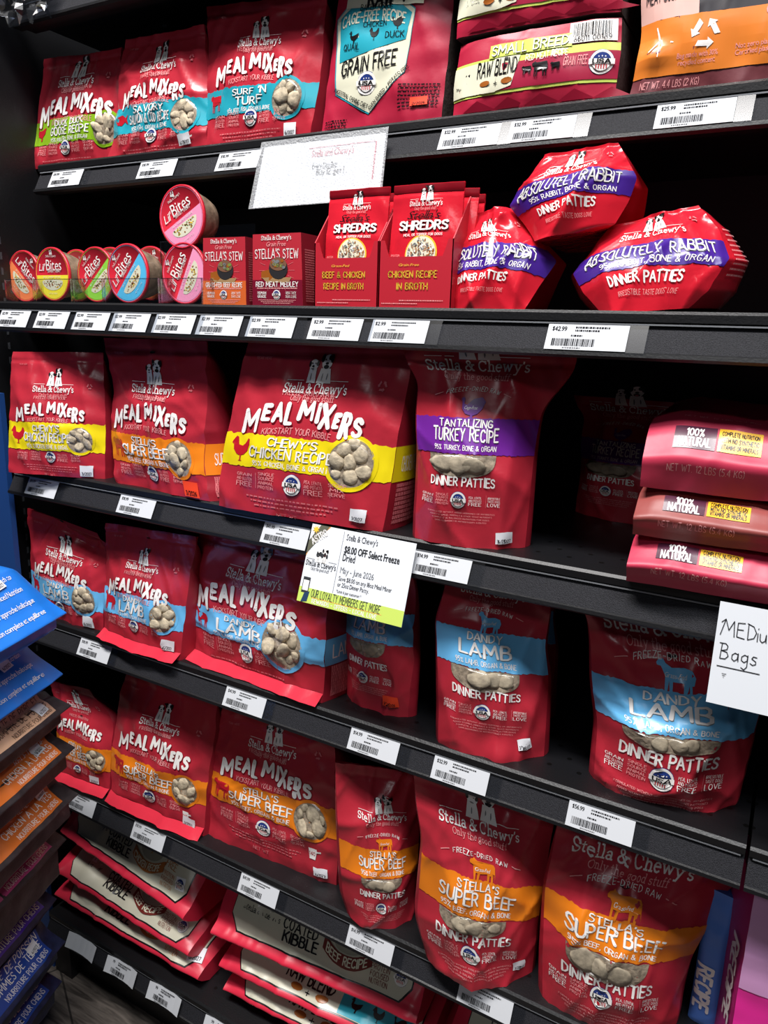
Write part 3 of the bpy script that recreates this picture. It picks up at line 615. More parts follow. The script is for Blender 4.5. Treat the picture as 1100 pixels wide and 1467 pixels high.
def patties_art(bagroot, pan, kind, vs, vf, b0, b1, wv, vd, vr, seed, cx=0.0, k=1.0, brandw=.62, win=(-.3, .26), side=False, dogs_=True):
    bandm, ic, lines, wds = RECIPE[kind]; a = Art(pan.asp); asp = pan.asp; bh = (b1 - b0) * asp
    brand(a, vs, brandw * k, True, cx, dog=dogs_)
    a.text('tagline', 'FREEZE-DRIED RAW', cx, vf, .036 * k, WHITE, width=.44 * k, gap=.2, arc_=.9, jit=.1, seed=seed)
    for sx in (-1, 1): a.put('tagline', a.tf([(-.04, -.003), (.04, -.003), (.04, .003), (-.04, .003)], cx + sx * .29 * k, vf - .03 / asp, k, k, -sx * .35), [(0, 1, 2, 3)], PINKW, 1)
    band_on(a, pan, b0, b1, bandm, seed)
    ys = (.84, .52, .16); hs = (.2, .34, .13)
    a.poly('icon', ic, bandm, cx + .02, b1 + .075 * k / asp, .22 * k, lift=1)
    a.text('icon', 'Grass-Fed' if kind in ('beef', 'lamb') else 'Cage-Free', cx + .02, b1 + .085 * k / asp, .03 * k, WHITE, width=.12 * k, shear=.2, lift=2)
    for s, yy, hh, ww in zip(lines, ys, hs, wds):
        a.text('recipe', s, cx, b0 + (b1 - b0) * yy, hh * bh, WHITE, width=ww * k * (1.12 if kind == 'lamb' else 1.0), jit=.1, seed=seed + len(s), shadow=GREY if hh > .15 else None, bold=.015)
    a.text('title', 'DINNER PATTIES', cx, vd, .075 * k, WHITE, width=.62 * k, bold=.03, jit=.08, seed=seed)
    cl = [(["GRAIN", "AND GLUTEN", "FREE"], 'FREE', -.36), (["SINGLE", "SOURCE", "ANIMAL", "PROTEIN"], None, -.2), (["PEA, LENTIL", "AND POTATO", "FREE"], 'FREE', .14), (["IRRESISTIBLE", "TASTE DOGS", "LOVE"], 'LOVE', .33)]
    for i, (ls, bg, x) in enumerate(cl): stacked(a, 'claims%d' % i, ls, cx + x * k * .95, vr, .12 * k, WHITE if bg else PINKW, bg)
    a.rect('claims3', cx + .235 * k, cx + .238 * k, vr - .05 / asp, vr + .05 / asp, MIDW, lift=1)
    badge(a, cx - .03 * k, vr, .155 * k)
    fp = ["FORMULATED WITHOUT ADDED HORMONES OR ANTIBIOTICS", "ADDED VITAMINS, MINERALS & OTHER TRACE NUTRIENTS", "COMPLETE & BALANCED NUTRITION FOR DOGS", "SANS HORMONES NI ANTIBIOTIQUES AJOUTES"]
    for i, s in enumerate(fp): a.text('fine_print', s, cx, vr - (.115 + .026 * i) * k / asp, .0125 * k, PINKW, width=(.66 - .05 * i) * k, gap=.1)
    a.poly('hang_hole', ell(cx, .962, .03, .009, 16), BLACK)
    drape(pan, a, bagroot, NAMES, step=.06)
    x0, x1 = cx + win[0] * k, cx + win[1] * k; n = 24; hw = (x1 - x0) / 2; xm = (x0 + x1) / 2
    sh = [(xm + hw * math.cos(PI * i / n), b0 - .004 + (wv - b0) * abs(math.sin(PI * i / n)) ** .55) for i in range(n + 1)]
    sh = sh[::-1] + [(x1 + (x0 - x1) * i / 14, b0 - .004) for i in range(1, 14)]
    food_window(pan, bagroot, sh, 3, abs(wv - b0) * asp * .52, seed, 'patty', flat=.3, thick=.0035)
    if side: side_print(bagroot, pan, b0, b1, bandm, lines[1], seed)

# ------------------------------------------------------------------ the setting
def floor_mat():
    M = bpy.data.materials.new('dark_vinyl_planks'); M.use_nodes = True; nt = M.node_tree; b = nt.nodes['Principled BSDF']; b.inputs['Roughness'].default_value = .5
    tc = nt.nodes.new('ShaderNodeTexCoord'); mp = nt.nodes.new('ShaderNodeMapping'); mp.inputs['Rotation'].default_value = (0, 0, .5); mp.inputs['Scale'].default_value = (5, 42, 5)
    n1 = nt.nodes.new('ShaderNodeTexNoise'); n1.inputs['Scale'].default_value = 1.6; n1.inputs['Detail'].default_value = 7; n1.inputs['Distortion'].default_value = 1.4
    cr = nt.nodes.new('ShaderNodeValToRGB'); cr.color_ramp.elements[0].position = .35; cr.color_ramp.elements[0].color = lin((52, 46, 42)); cr.color_ramp.elements[1].position = .72; cr.color_ramp.elements[1].color = lin((122, 112, 104))
    br = nt.nodes.new('ShaderNodeTexBrick'); br.inputs['Scale'].default_value = 1.0; br.inputs['Brick Width'].default_value = 1.2; br.inputs['Row Height'].default_value = .15; br.inputs['Mortar Size'].default_value = .002
    br.inputs['Color1'].default_value = (1, 1, 1, 1); br.inputs['Color2'].default_value = (.8, .8, .8, 1); br.inputs['Mortar'].default_value = (.25, .25, .25, 1)
    mp2 = nt.nodes.new('ShaderNodeMapping'); mp2.inputs['Rotation'].default_value = (0, 0, .5)
    mx = nt.nodes.new('ShaderNodeMixRGB'); mx.blend_type = 'MULTIPLY'; mx.inputs[0].default_value = 1
    nt.links.new(tc.outputs['Object'], mp.inputs[0]); nt.links.new(mp.outputs[0], n1.inputs[0]); nt.links.new(n1.outputs['Fac'], cr.inputs[0]); nt.links.new(tc.outputs['Object'], mp2.inputs[0]); nt.links.new(mp2.outputs[0], br.inputs[0])
    nt.links.new(cr.outputs[0], mx.inputs[1]); nt.links.new(br.outputs[0], mx.inputs[2]); nt.links.new(mx.outputs[0], b.inputs['Base Color'])
    return M
struct(box('floor', (-2.5, 4, -4.5, 1.2, -.05, 0), floor_mat()))
struct(box('wall_back', (-2.5, 4, .62, .7, 0, 3.0), mat('dark_wall_paint', (40, 44, 52), .8)))

# ------------------------------------------------------------------ shelving
DECK = {0: 1.855, 1: 1.606, 2: 1.375, 3: 1.093, 4: .815, 5: .482, 6: .156}
FRONT = {0: .085, 1: .1, 2: 0, 3: 0, 4: 0, 5: 0, 6: -.012}
W = 1.222; BACK = .44
def deck_mat():
    M = bpy.data.materials.new('black_perforated_steel'); M.use_nodes = True; nt = M.node_tree; b = nt.nodes['Principled BSDF']; b.inputs['Roughness'].default_value = .4
    tc = nt.nodes.new('ShaderNodeTexCoord'); sp = nt.nodes.new('ShaderNodeSeparateXYZ'); nt.links.new(tc.outputs['Object'], sp.inputs[0])
    def mth(op, a, b_=None, c=None):
        n = nt.nodes.new('ShaderNodeMath'); n.operation = op
        for i, x in enumerate((a, b_, c)):
            if x is None: continue
            if isinstance(x, (int, float)): n.inputs[i].default_value = x
            else: nt.links.new(x, n.inputs[i])
        return n.outputs[0]
    P = .0254
    row = mth('FLOOR', mth('DIVIDE', sp.outputs['Y'], P)); odd = mth('MODULO', row, 2.0)
    fx = mth('SUBTRACT', mth('FRACT', mth('ADD', mth('DIVIDE', sp.outputs['X'], P * 1.5), mth('MULTIPLY', odd, .5))), .5); fy = mth('SUBTRACT', mth('FRACT', mth('DIVIDE', sp.outputs['Y'], P)), .5)
    d = mth('SQRT', mth('ADD', mth('POWER', mth('MULTIPLY', fx, 1.5 * P), 2.0), mth('POWER', mth('MULTIPLY', fy, P), 2.0))); hole = mth('LESS_THAN', d, .0032)
    nz = nt.nodes.new('ShaderNodeTexNoise'); nz.inputs['Scale'].default_value = 40; nt.links.new(tc.outputs['Object'], nz.inputs[0])
    mx = nt.nodes.new('ShaderNodeMixRGB'); mx.inputs[1].default_value = lin((15, 15, 18)); mx.inputs[2].default_value = (0.0005, .0005, .0005, 1); nt.links.new(hole, mx.inputs[0]); nt.links.new(mx.outputs[0], b.inputs['Base Color'])
    bp = nt.nodes.new('ShaderNodeBump'); bp.inputs['Distance'].default_value = .002; bp.invert = True; nt.links.new(hole, bp.inputs['Height']); nt.links.new(bp.outputs[0], b.inputs['Normal'])
    return M
DECKM = deck_mat()
def extrude_x(prof, x0, x1):
    n = len(prof); V = [(x0, y, z) for y, z in prof] + [(x1, y, z) for y, z in prof]
    F = [(i, (i + 1) % n, n + (i + 1) % n, n + i) for i in range(n)] + [tuple(range(n))[::-1], tuple(range(n, 2 * n))]
    return V, F
SHN = {0: '', 1: 'top shelf', 2: 'second shelf from the top', 3: 'third shelf from the top', 4: 'fourth shelf from the top', 5: 'fifth shelf from the top', 6: 'low base shelf'}
SHWHAT = {1: 'black steel shelf above the stew cups, holding bags under a plastic-sleeved sign', 2: 'black steel shelf carrying cups, stew boxes and tipped rabbit bags', 3: 'black steel shelf carrying the turkey bag and the 12 pound bags', 4: 'black steel shelf carrying the row of blue banded lamb bags', 5: 'black steel shelf carrying the row of orange banded beef bags', 6: 'black steel base shelf just above the floor, stacked with flat bags'}
LIP = [(.03, 0), (.002, 0), (-.001, -.003), (-.001, -.011), (.004, -.0125), (.003, -.015), (-.0105, -.041), (-.013, -.042), (-.014, -.046), (-.010, -.049), (.004, -.049), (.012, -.044), (.03, -.044)]
def shelf(k, x0, x1, label, name='shelf'):
    r = empty(name, (x0, FRONT[k], DECK[k]))
    tag(r, label, 'shelf', 'steel shelves of the store fixture')
    d = mk('shelf_deck', *boxg(0, x1 - x0, .02, BACK - FRONT[k] - .005, -.03, -.0002), DECKM, None, r)
    V, F = extrude_x(LIP, 0, x1 - x0); mk('price_channel', V, F, [STEEL, LIPM], [1 if i == 5 else 0 for i in range(len(F))], r)
    acc = ([], [])
    for z in (-.0135, -.0435): add(acc, boxg(.004, x1 - x0 - .004, -.0005 - (.0 if z > -.03 else .0122), .0012 - (.0 if z > -.03 else .0122), z - .0008, z + .0008))
    mk('label_rail', acc[0], acc[1], mat('clear_grey_plastic', (120, 122, 126), .2), None, r)
    return r
for k in range(1, 7): shelf(k, 0, W, SHWHAT[k])
tag(shelf(4, W + .004, W + .6, ''), 'neighbouring black shelf beyond the joint beside the large lamb bag', 'shelf', 'steel shelves of the store fixture')
tag(shelf(3, W + .004, W + .6, ''), 'neighbouring black shelf under the 12 pound bags and the handwritten sign', 'shelf', 'steel shelves of the store fixture')
tag(shelf(5, W + .004, W + .6, ''), 'neighbouring black shelf under the bright pink bag', 'shelf', 'steel shelves of the store fixture')
fx = tag(empty('shelving_unit', (W / 2, BACK, 0)), 'tall black steel shelving fixture with slotted back standing on the floor', 'shelving')
mk('back_panel', *boxg(-W / 2 - .02, W / 2 + .62, 0, .02, .0, 2.3), mat('black_back_panel', (34, 38, 47), .55, bump=.3, bscale=120), None, fx)
SLOT = mat('slot_shadow_black', (4, 4, 5), .9)
def upright(x):
    u_ = mk('upright', *boxg(x - .015, x + .015, -.035, .0, 0, 2.3), STEEL, None, fx); acc = ([], [])
    for i in range(80): add(acc, boxg(x - .004, x + .004, -.0355, -.0349, .1 + i * .0254, .1 + i * .0254 + .014))
    mk('slot_row', acc[0], acc[1], SLOT, None, u_)
upright(-W / 2 - .005); upright(W / 2 + .003)
sd = mk('side_panel', *boxg(-W / 2 - .05, -W / 2 - .04, -.43, .0, .0, 2.3), STEEL, None, fx); acc = ([], [])
for i in range(80): add(acc, boxg(-W / 2 - .0405, -W / 2 - .0395, -.4, -.396, .1 + i * .0254, .1 + i * .0254 + .012))
mk('slot_row', acc[0], acc[1], mat('slot_edge_grey', (60, 62, 66), .5), None, sd)
mk('kick_plate', *boxg(-W / 2, W / 2 + .6, -BACK + .02, -BACK + .03, 0, .11), STEEL, None, fx)
for x in (-W / 2 + .02, W / 2 + .0): mk('foot', *boxg(x - .025, x + .025, -BACK - .005, -.02, 0, .09), STEEL, None, fx)

# ------------------------------------------------------------------ bags: builders
POUCH_GROUP = {'mixer': 'zipped meal topper bags', 'patties': 'dinner patty pouches'}
def mixer_bag(name, label, L, R, deck, kind, lean, D, seed, art, y0=None, gb=.008, stick=None, B=.014, wr=.0014, cre=.0022, push=(), group=None, front=None, dpow=.6, lift=0.0):
    pan = Panel(L, R, DECK[deck] + lift, y0, lean, B=B, b0=.25, vpk=.4, p=3.0, wr=wr, crease=cre, seed=seed, push=push)
    r = tag(empty(name, pan.O, pan.rz), label, 'pet food bag', POUCH_GROUP['mixer'])
    pouch_mesh(pan, 'pouch', r, front or RED, SIDE, D=D, gb=gb, back=.012, dpow=dpow)
    mixer_art(r, pan, kind, seed=seed, **art)
    for s in (stick or []): sticker(pan, r, *s)
    print('BAG', label[:40], 'W %.3f H %.3f top %.3f O %s' % (pan.W, pan.H, pan.topz, np.round(pan.O, 3)))
    return r, pan
def patties_bag(name, label, L, R, deck, kind, lean, seed, art, y0=None, D=.03, B=.035, b0=.75, stick=None, wr=.0016, cre=.003, push=(), gb=.006, vpk=.3, front=None, p=2.2, zfix=None, sealv=.93):
    pan = Panel(L, R, DECK[deck] if zfix is None else zfix, y0, lean, B=B, b0=b0, vpk=vpk, p=p, wr=wr, crease=cre, seed=seed, push=push, sealv=sealv)
    r = tag(empty(name, pan.O, pan.rz), label, 'pet food bag', POUCH_GROUP['patties'])
    pouch_mesh(pan, 'pouch', r, front or RED, SIDE, D=D, gb=gb, back=B * .8)
    patties_art(r, pan, kind, seed=seed, **art)
    for s in (stick or []): sticker(pan, r, *s)
    print('BAG', label[:40], 'W %.3f H %.3f top %.3f O %s' % (pan.W, pan.H, pan.topz, np.round(pan.O, 3)))
    return r, pan

def base_fold(r, pan, m_, out=.016, vh=.06):
    u = np.linspace(.0, 1, 30); top = pan.at(u, np.full(30, vh), .0008); mid = pan.at(u, np.full(30, vh * .45), .0008); bot = pan.at(u, np.full(30, .004), .0008); mid[:, 1] -= out * .55; bot[:, 1] -= out; bot[:, 2] = .0012
    mk('base_fold', np.concatenate([bot, mid, top]), grid_faces(30, 3), m_, None, r, True)
FOLDM = mat('lit_glossy_fold_plastic', (206, 48, 66), .22, bump=.2, bscale=45)  # pouch red lightened: light caught by the upturned base fold is in the colour
# ------------------------------------------------------------------ third shelf
mixer_bag('meal_topper_bag', 'small red bag with a yellow chicken band, at the end of its shelf', [(14, 676), (14, 609), (15.5, 547), (20, 504)], [(151, 686), (151.5, 600), (149, 545), (148, 505)], 3, 'chicken', 7, .055, 11,
          dict(vs=.70, vt=.525, b0=.205, b1=.43, vr=.155, tw=.74, wx=.28, dogw=.42), stick=[(.84, .06, .13, .1, '3/2027')])
mixer_bag('meal_topper_bag', 'red bag with an orange beef band and red-orange date sticker, beside the small chicken bag', [(171, 690), (159, 618), (164, 556), (150, 484)], [(302, 718), (293, 655), (298, 556), (297, 489)], 3, 'beef', 7, .1, 12,
          dict(vs=.67, vt=.49, b0=.16, b1=.355, scoop=True, vr=.115, tw=.78, wx=.28, dogw=.44, side=True, fine=False), stick=[(.86, .06, .14, .1, '3/2026', OSTK)], gb=.02, wr=.0012)
mixer_bag('meal_topper_bag', 'largest red bag with the yellow chicken band, above the paper sale sign', [(314, 724), (320, 644), (338, 566), (352, 505), (356, 488)], [(548, 762), (557, 717), (571, 627), (588, 543), (592, 489)], 3, 'chicken', 8, .115, 13,
          dict(vs=.735, vt=.575, b0=.265, b1=.455, vr=.19, tw=.72, wx=.29, wr_=.125, cx=-.03, side=True, dogw=.37), stick=[(.865, .075, .085, .062, '3/2027')], gb=.012, cre=.0016)
_, T1 = patties_bag('dinner_patty_bag', 'red pouch with a violet turkey band standing on the third shelf', [(595, 769), (597, 712), (600, 644), (597, 589), (601, 545), (586, 525), (577, 497)], [(752, 784), (765, 652), (773, 600), (780, 580), (795, 565), (825, 528), (827, 503)], 3, 'turkey', 4, 14,
          dict(vs=.915, vf=.79, b0=.475, b1=.655, wv=.36, vd=.335, vr=.24, cx=-.07, k=.88, brandw=.72, win=(-.34, .30)), stick=[(.81, .06, .13, .09, '3/2027', None, .08)], B=.03)
c = copy_tree(_); c.location = (_.location.x + .13, _.location.y + .24, DECK[3] + .0); c.rotation_euler = (0, 0, -.15); c.scale = (.9, .9, .72); tag(c, 'shadowed turkey pouch slumped deep on the shelf behind the upright turkey pouch', 'pet food bag', 'dinner patty pouches')

# ------------------------------------------------------------------ fourth shelf
mixer_bag('meal_topper_bag', 'red lamb bag with a curled top, behind the blue bags of the side display', [(47, 874), (45, 812), (47, 779), (41, 728)], [(149, 904), (151, 853), (157, 801), (138, 764)], 4, 'lamb', 6, .06, 21,
          dict(vs=.66, vt=.49, b0=.2, b1=.405, scoop=True, vr=.15, tw=.72, wx=.29, wr_=.14, dogw=.46, fine=False), stick=[(.84, .075, .13, .1, '6/2027')], push=[(.85, .95, .25, .2, 0, -.01, -.02)])
base_fold(*mixer_bag('meal_topper_bag', 'red lamb bag with a bright folded base, second from the blue bags', [(149, 908), (151, 850), (154, 800), (154, 749)], [(258, 946), (266, 885), (274, 817), (283, 769)], 4, 'lamb', 8, .06, 22,
          dict(vs=.685, vt=.505, b0=.235, b1=.445, vr=.19, tw=.74, wx=.3, wr_=.13, dogw=.37, fine=False), stick=[(.88, .11, .12, .09, '6/2027')]), FOLDM)
base_fold(*mixer_bag('meal_topper_bag', 'largest red lamb bag with a blue band, partly behind the paper sale sign', [(279, 939), (273, 861), (276, 805), (289, 757)], [(463, 1006), (466, 956), (469, 884), (476, 835), (482, 800)], 4, 'lamb', 7, .115, 23,
          dict(vs=.735, vt=.555, b0=.25, b1=.435, vr=.19, tw=.74, wx=.24, wr_=.135, cx=-.04, dogw=.4, side=True), gb=.012), FOLDM)
patties_bag('dinner_patty_bag', 'narrow red lamb patty pouch hanging low behind the paper sale sign', [(499, 993), (497, 940), (497, 887), (503, 800)], [(585, 1027), (594, 939), (596, 861), (592, 800)], 4, 'lamb', 6, 24,
          dict(vs=.86, vf=.76, b0=.46, b1=.66, wv=.36, vd=.31, vr=.215, cx=-.05, k=.95), stick=[(.8, .1, .2, .12, '3/2026', OSTK, .1)], B=.022, D=.02)
_, T2 = patties_bag('dinner_patty_bag', 'red lamb patty pouch standing alone, with a price tag for 32.99 beneath', [(629, 1060), (628, 984), (625, 888), (638, 842), (640, 812)], [(779, 1083), (786, 973), (780, 926), (789, 869), (792, 838)], 4, 'lamb', 6, 25,
          dict(vs=.905, vf=.80, b0=.49, b1=.695, wv=.375, vd=.355, vr=.255, cx=-.04, k=.97, win=(-.33, .30)), stick=[(.81, .095, .11, .1, '3/2027', None, .25)], B=.026, push=[(.62, .0, .12, .08, 0, .012, 0)])
c = copy_tree(_); c.location = (_.location.x - .02, _.location.y + .1, DECK[4]); tag(c, 'lamb patty pouch hidden directly behind the one with the 32.99 tag', 'pet food bag', 'dinner patty pouches')
_, T3 = patties_bag('dinner_patty_bag', 'big crumpled lamb patty pouch partly behind the handwritten paper sign', [(850, 1113), (856, 1035), (848, 973), (846, 918), (841, 883), (829, 858)], [(1052, 1150), (1072, 1080), (1092, 1000), (1100, 930), (1098, 890)], 4, 'lamb', 5, 26,
          dict(vs=.905, vf=.765, b0=.40, b1=.62, wv=.31, vd=.265, vr=.165, cx=-.03, k=1.0, brandw=.75, win=(-.3, .3)), B=.045, wr=.002, cre=.004, push=[(.3, .55, .2, .12, 0, -.012, -.006)])
c = copy_tree(_); c.location = (_.location.x - .015, _.location.y + .13, DECK[4]); tag(c, 'lamb patty pouch in shadow directly behind the big crumpled one', 'pet food bag', 'dinner patty pouches')

# ------------------------------------------------------------------ fifth shelf
base_fold(*mixer_bag('meal_topper_bag', 'red beef bag with its top folded over, half behind the side display', [(84, 1107), (83, 1060), (83, 1021), (72, 975)], [(158, 1137), (164, 1044), (162, 1028), (128, 988)], 5, 'beef', 8, .06, 31,
          dict(vs=.82, vt=.62, b0=.24, b1=.47, vr=.18, tw=.8, wx=.29, wr_=.16, dogw=.4, fine=False), stick=[(.76, .12, .16, .1, '3/2027')]), FOLDM)
base_fold(*mixer_bag('meal_topper_bag', 'red beef bag with a bright folded base, next to the folded-top beef bag', [(160, 1141), (161, 1075), (171, 1009), (182, 962)], [(292, 1198), (295, 1151), (309, 1044), (312, 1000)], 5, 'beef', 8, .07, 32,
          dict(vs=.70, vt=.535, b0=.225, b1=.395, scoop=True, vr=.165, tw=.76, wx=.31, wr_=.12, dogw=.4, fine=False), stick=[(.87, .085, .11, .07, '3/2027', None, -.1)]), FOLDM)
mixer_bag('meal_topper_bag', 'largest red beef bag with an orange band and a scoop picture', [(300, 1193), (299, 1134), (311, 1056), (319, 1012)], [(482, 1268), (486, 1211), (480, 1087), (479, 1050)], 5, 'beef', 7, .115, 33,
          dict(vs=.80, vt=.625, b0=.315, b1=.51, scoop=True, vr=.235, tw=.74, wx=.32, wr_=.12, cx=-.03, dogw=.4), stick=[(.90, .07, .09, .055, '3/2027')])
patties_bag('dinner_patty_bag', 'smallest upright beef patty pouch, beside the largest beef bag', [(502, 1312), (491, 1282), (483, 1164), (480, 1090)], [(592, 1308), (600, 1195), (604, 1150), (602, 1108)], 5, 'beef', 6, 34,
          dict(vs=.71, vf=.60, b0=.345, b1=.515, wv=.265, vd=.235, vr=.15, cx=.03, k=.92, brandw=.62), B=.03, b0=.9)
patties_bag('dinner_patty_bag', 'beef patty pouch with a pointed lower edge and white date sticker', [(614, 1373), (597, 1313), (606, 1200), (596, 1150), (592, 1095)], [(762, 1391), (774, 1288), (782, 1250), (791, 1188), (798, 1165)], 5, 'beef', 5, 35,
          dict(vs=.81, vf=.675, b0=.375, b1=.565, wv=.285, vd=.26, vr=.175, cx=-.03, k=.96), stick=[(.85, .1, .11, .08, '3/2027')], B=.038, b0=.8, push=[(.42, .0, .14, .1, 0, .014, 0)])
patties_bag('dinner_patty_bag', 'big crumpled beef patty pouch next to the blue and pink bags', [(777, 1420), (777, 1367), (781, 1265), (797, 1190), (801, 1165)], [(968, 1461), (987, 1377), (1012, 1323), (1030, 1290), (1056, 1262), (1056, 1230)], 5, 'beef', 5, 36,
          dict(vs=.875, vf=.75, b0=.42, b1=.605, wv=.285, vd=.27, vr=.19, cx=-.06, k=.96, brandw=.7), B=.045, wr=.002, cre=.004)

# ------------------------------------------------------------------ top shelf and the shelf above it
tag(shelf(0, 0, W + .6, ''), 'black steel shelf above the topmost row of bags', 'shelf', 'steel shelves of the store fixture')
KD = dict(y0=.125)
mixer_bag('meal_topper_bag', 'red goose bag with a leaf green band at the end of the top shelf', [(47, 250), (52, 200), (58, 150), (64, 85)], [(165, 234), (170, 180), (175, 130), (179, 70)], 1, 'duck', 4, .06, 41,
          dict(vs=.74, vt=.51, b0=.20, b1=.42, vr=.155, tw=.86, wx=.4, dogw=.44, cx=.03, icon=True), y0=.13)
mixer_bag('meal_topper_bag', 'red salmon bag with a teal band, beside the leaf green goose bag', [(156, 236), (165, 190), (173, 120), (181, 57)], [(297, 217), (299, 170), (298, 100), (294, 36)], 1, 'salmon', 4, .075, 42,
          dict(vs=.71, vt=.505, b0=.185, b1=.41, scoop=True, vr=.145, tw=.72, wx=.3, dogw=.42), stick=[(.82, .085, .11, .08, '6/2027', None, .1)], y0=.12)
mixer_bag('meal_topper_bag', 'red surf and turf bag with a teal band and a glossy crease over its title', [(293, 219), (298, 150), (300, 70), (296, 10)], [(446, 204), (456, 130), (466, 50), (469, -8)], 1, 'surf', 5, .085, 43,
          dict(vs=.69, vt=.52, b0=.2, b1=.385, vr=.165, tw=.7, wx=.28, wr_=.125, dogw=.36), stick=[(.83, .06, .09, .08, '6/2027', None, .05)], wr=.0012, cre=.002, y0=.12)

def custom_bag(name, label, cat, L, R, art, m_front, m_side, z0=None, y0=None, lean=4.0, B=.01, b0=.4, p=4.0, D=.1, gb=0.0, wr=.001, cre=.0012, seed=0, seal=.93, dpow=.6, group=None, names=None, stick=(), step=.06, back=.005, push=(), roll=0.0, sm=9):
    if roll:
        q = np.array([(L[0][0] + R[0][0]) / 2, (L[0][1] + R[0][1]) / 2]); c, s_ = math.cos(roll), math.sin(roll)
        T = lambda P: [tuple(q + np.array([c * (x - q[0]) - s_ * (y - q[1]), s_ * (x - q[0]) + c * (y - q[1])])) for x, y in P]
        L, R = T(L), T(R)
    pan = Panel(L, R, z0, y0, lean, B=B, b0=b0, vpk=.4, p=p, wr=wr, crease=cre, seed=seed, sealv=seal, push=push, sm=sm)
    r = tag(empty(name, pan.O, pan.rz), label, cat, group)
    if roll: r.rotation_euler = (0, -roll, pan.rz)
    pouch_mesh(pan, 'pouch', r, m_front, m_side, D=D, gb=gb, back=back, dpow=dpow)
    a = Art(pan.asp); art(a, pan); drape(pan, a, r, names or NAMES, step=step)
    for s in stick: sticker(pan, r, *s)
    print('BAG', label[:40], 'W %.3f H %.3f top %.3f O %s' % (pan.W, pan.H, pan.topz, np.round(pan.O, 3)))
    return r, pan
KRAFT = mat('ribbed_grey_paper_gusset', (74, 62, 58), .7, bump=.6, bscale=160)
def cage_free(a, pan):
    sh = [(-.44, .56), (-.42, .5), (-.37, .20), (-.07, .09), (.2, .27), (.24, .57), (-.08, .72)]
    a.poly('shield_label', [(x * 1.05 - .004, .38 + (v - .38) * 1.05) for x, v in sh], TEAL, 0, 0, 1, pan.asp, lift=0)
    a.poly('shield_label', [(x * 1.02 - .001, .38 + (v - .38) * 1.025) for x, v in sh], CREAM, 0, 0, 1, pan.asp, lift=1)
    a.poly('shield_label', [(-.405, .56), (-.39, .5), (-.365, .34), (.19, .43), (.22, .56), (-.08, .7)], TEAL, 0, 0, 1, pan.asp, lift=2)
    a.text('shield_lettering', 'CAGE-FREE RECIPE', -.1, .545, .07, CREAM, width=.54, bold=.02, arc_=.5, lift=3)
    a.text('shield_lettering', 'QUAIL', -.26, .41, .04, BLACK, width=.14, lift=3); a.text('shield_lettering', 'CHICKEN', -.08, .515, .035, BLACK, width=.2, lift=3); a.text('shield_lettering', 'DUCK', .1, .455, .04, BLACK, width=.15, lift=3)
    for ic, x, v in ((DUCK, -.25, .455), (HEN, -.08, .465), (TURKEY, .11, .51)): a.poly('animal_icon', ic, BLACK, x, v, .09, lift=3)
    a.text('shield_lettering', 'GRAIN FREE', -.1, .325, .1, BLACK, width=.46, bold=.01, slope=.25, lift=3)
    a.text('shield_lettering', 'ANCESTRAL CANINE DIET', -.24, .165, .026, BLACK, width=.34, rot=-.42, lift=3, bold=.02); a.text('shield_lettering', 'OVEN BAKED + POTATO FREE', .08, .2, .026, BLACK, width=.4, rot=.72, lift=3, bold=.02)
    badge(a, -.1, .225, .16)
    a.rect('shield_label', -.36, .3, .60, .72, CREAM, lift=3); a.text('shield_lettering', 'RAW +', 0, .64, .1, BLACK, bold=.04, lift=4); a.text('shield_lettering', 'BAKED KIBBLE', -.08, .6, .04, BLACK, lift=4)
    for k in range(7): a.dashes('small_print', .32, .2 - k * .018, .3, .010, BLACK, k)
    for k in range(4): a.dashes('small_print', -.36, .06 - k * .015, .2, .010, BLACK, 30 + k)
custom_bag('kibble_bag', 'upright crimson bag with a teal shield label and red-orange date sticker', 'pet food bag', [(461, 198), (472, 110), (485, 0), (497, -100)], [(632, 171), (641, 90), (650, 0), (658, -105)], cage_free, CRIM, KRAFT, DECK[1], .125, 4, B=.014, D=.12, wr=.0012, seed=51, group='crimson kibble bags', stick=[(.83, .115, .13, .06, '2/2026', OSTK, .05)], dpow=.35, seal=1.2)
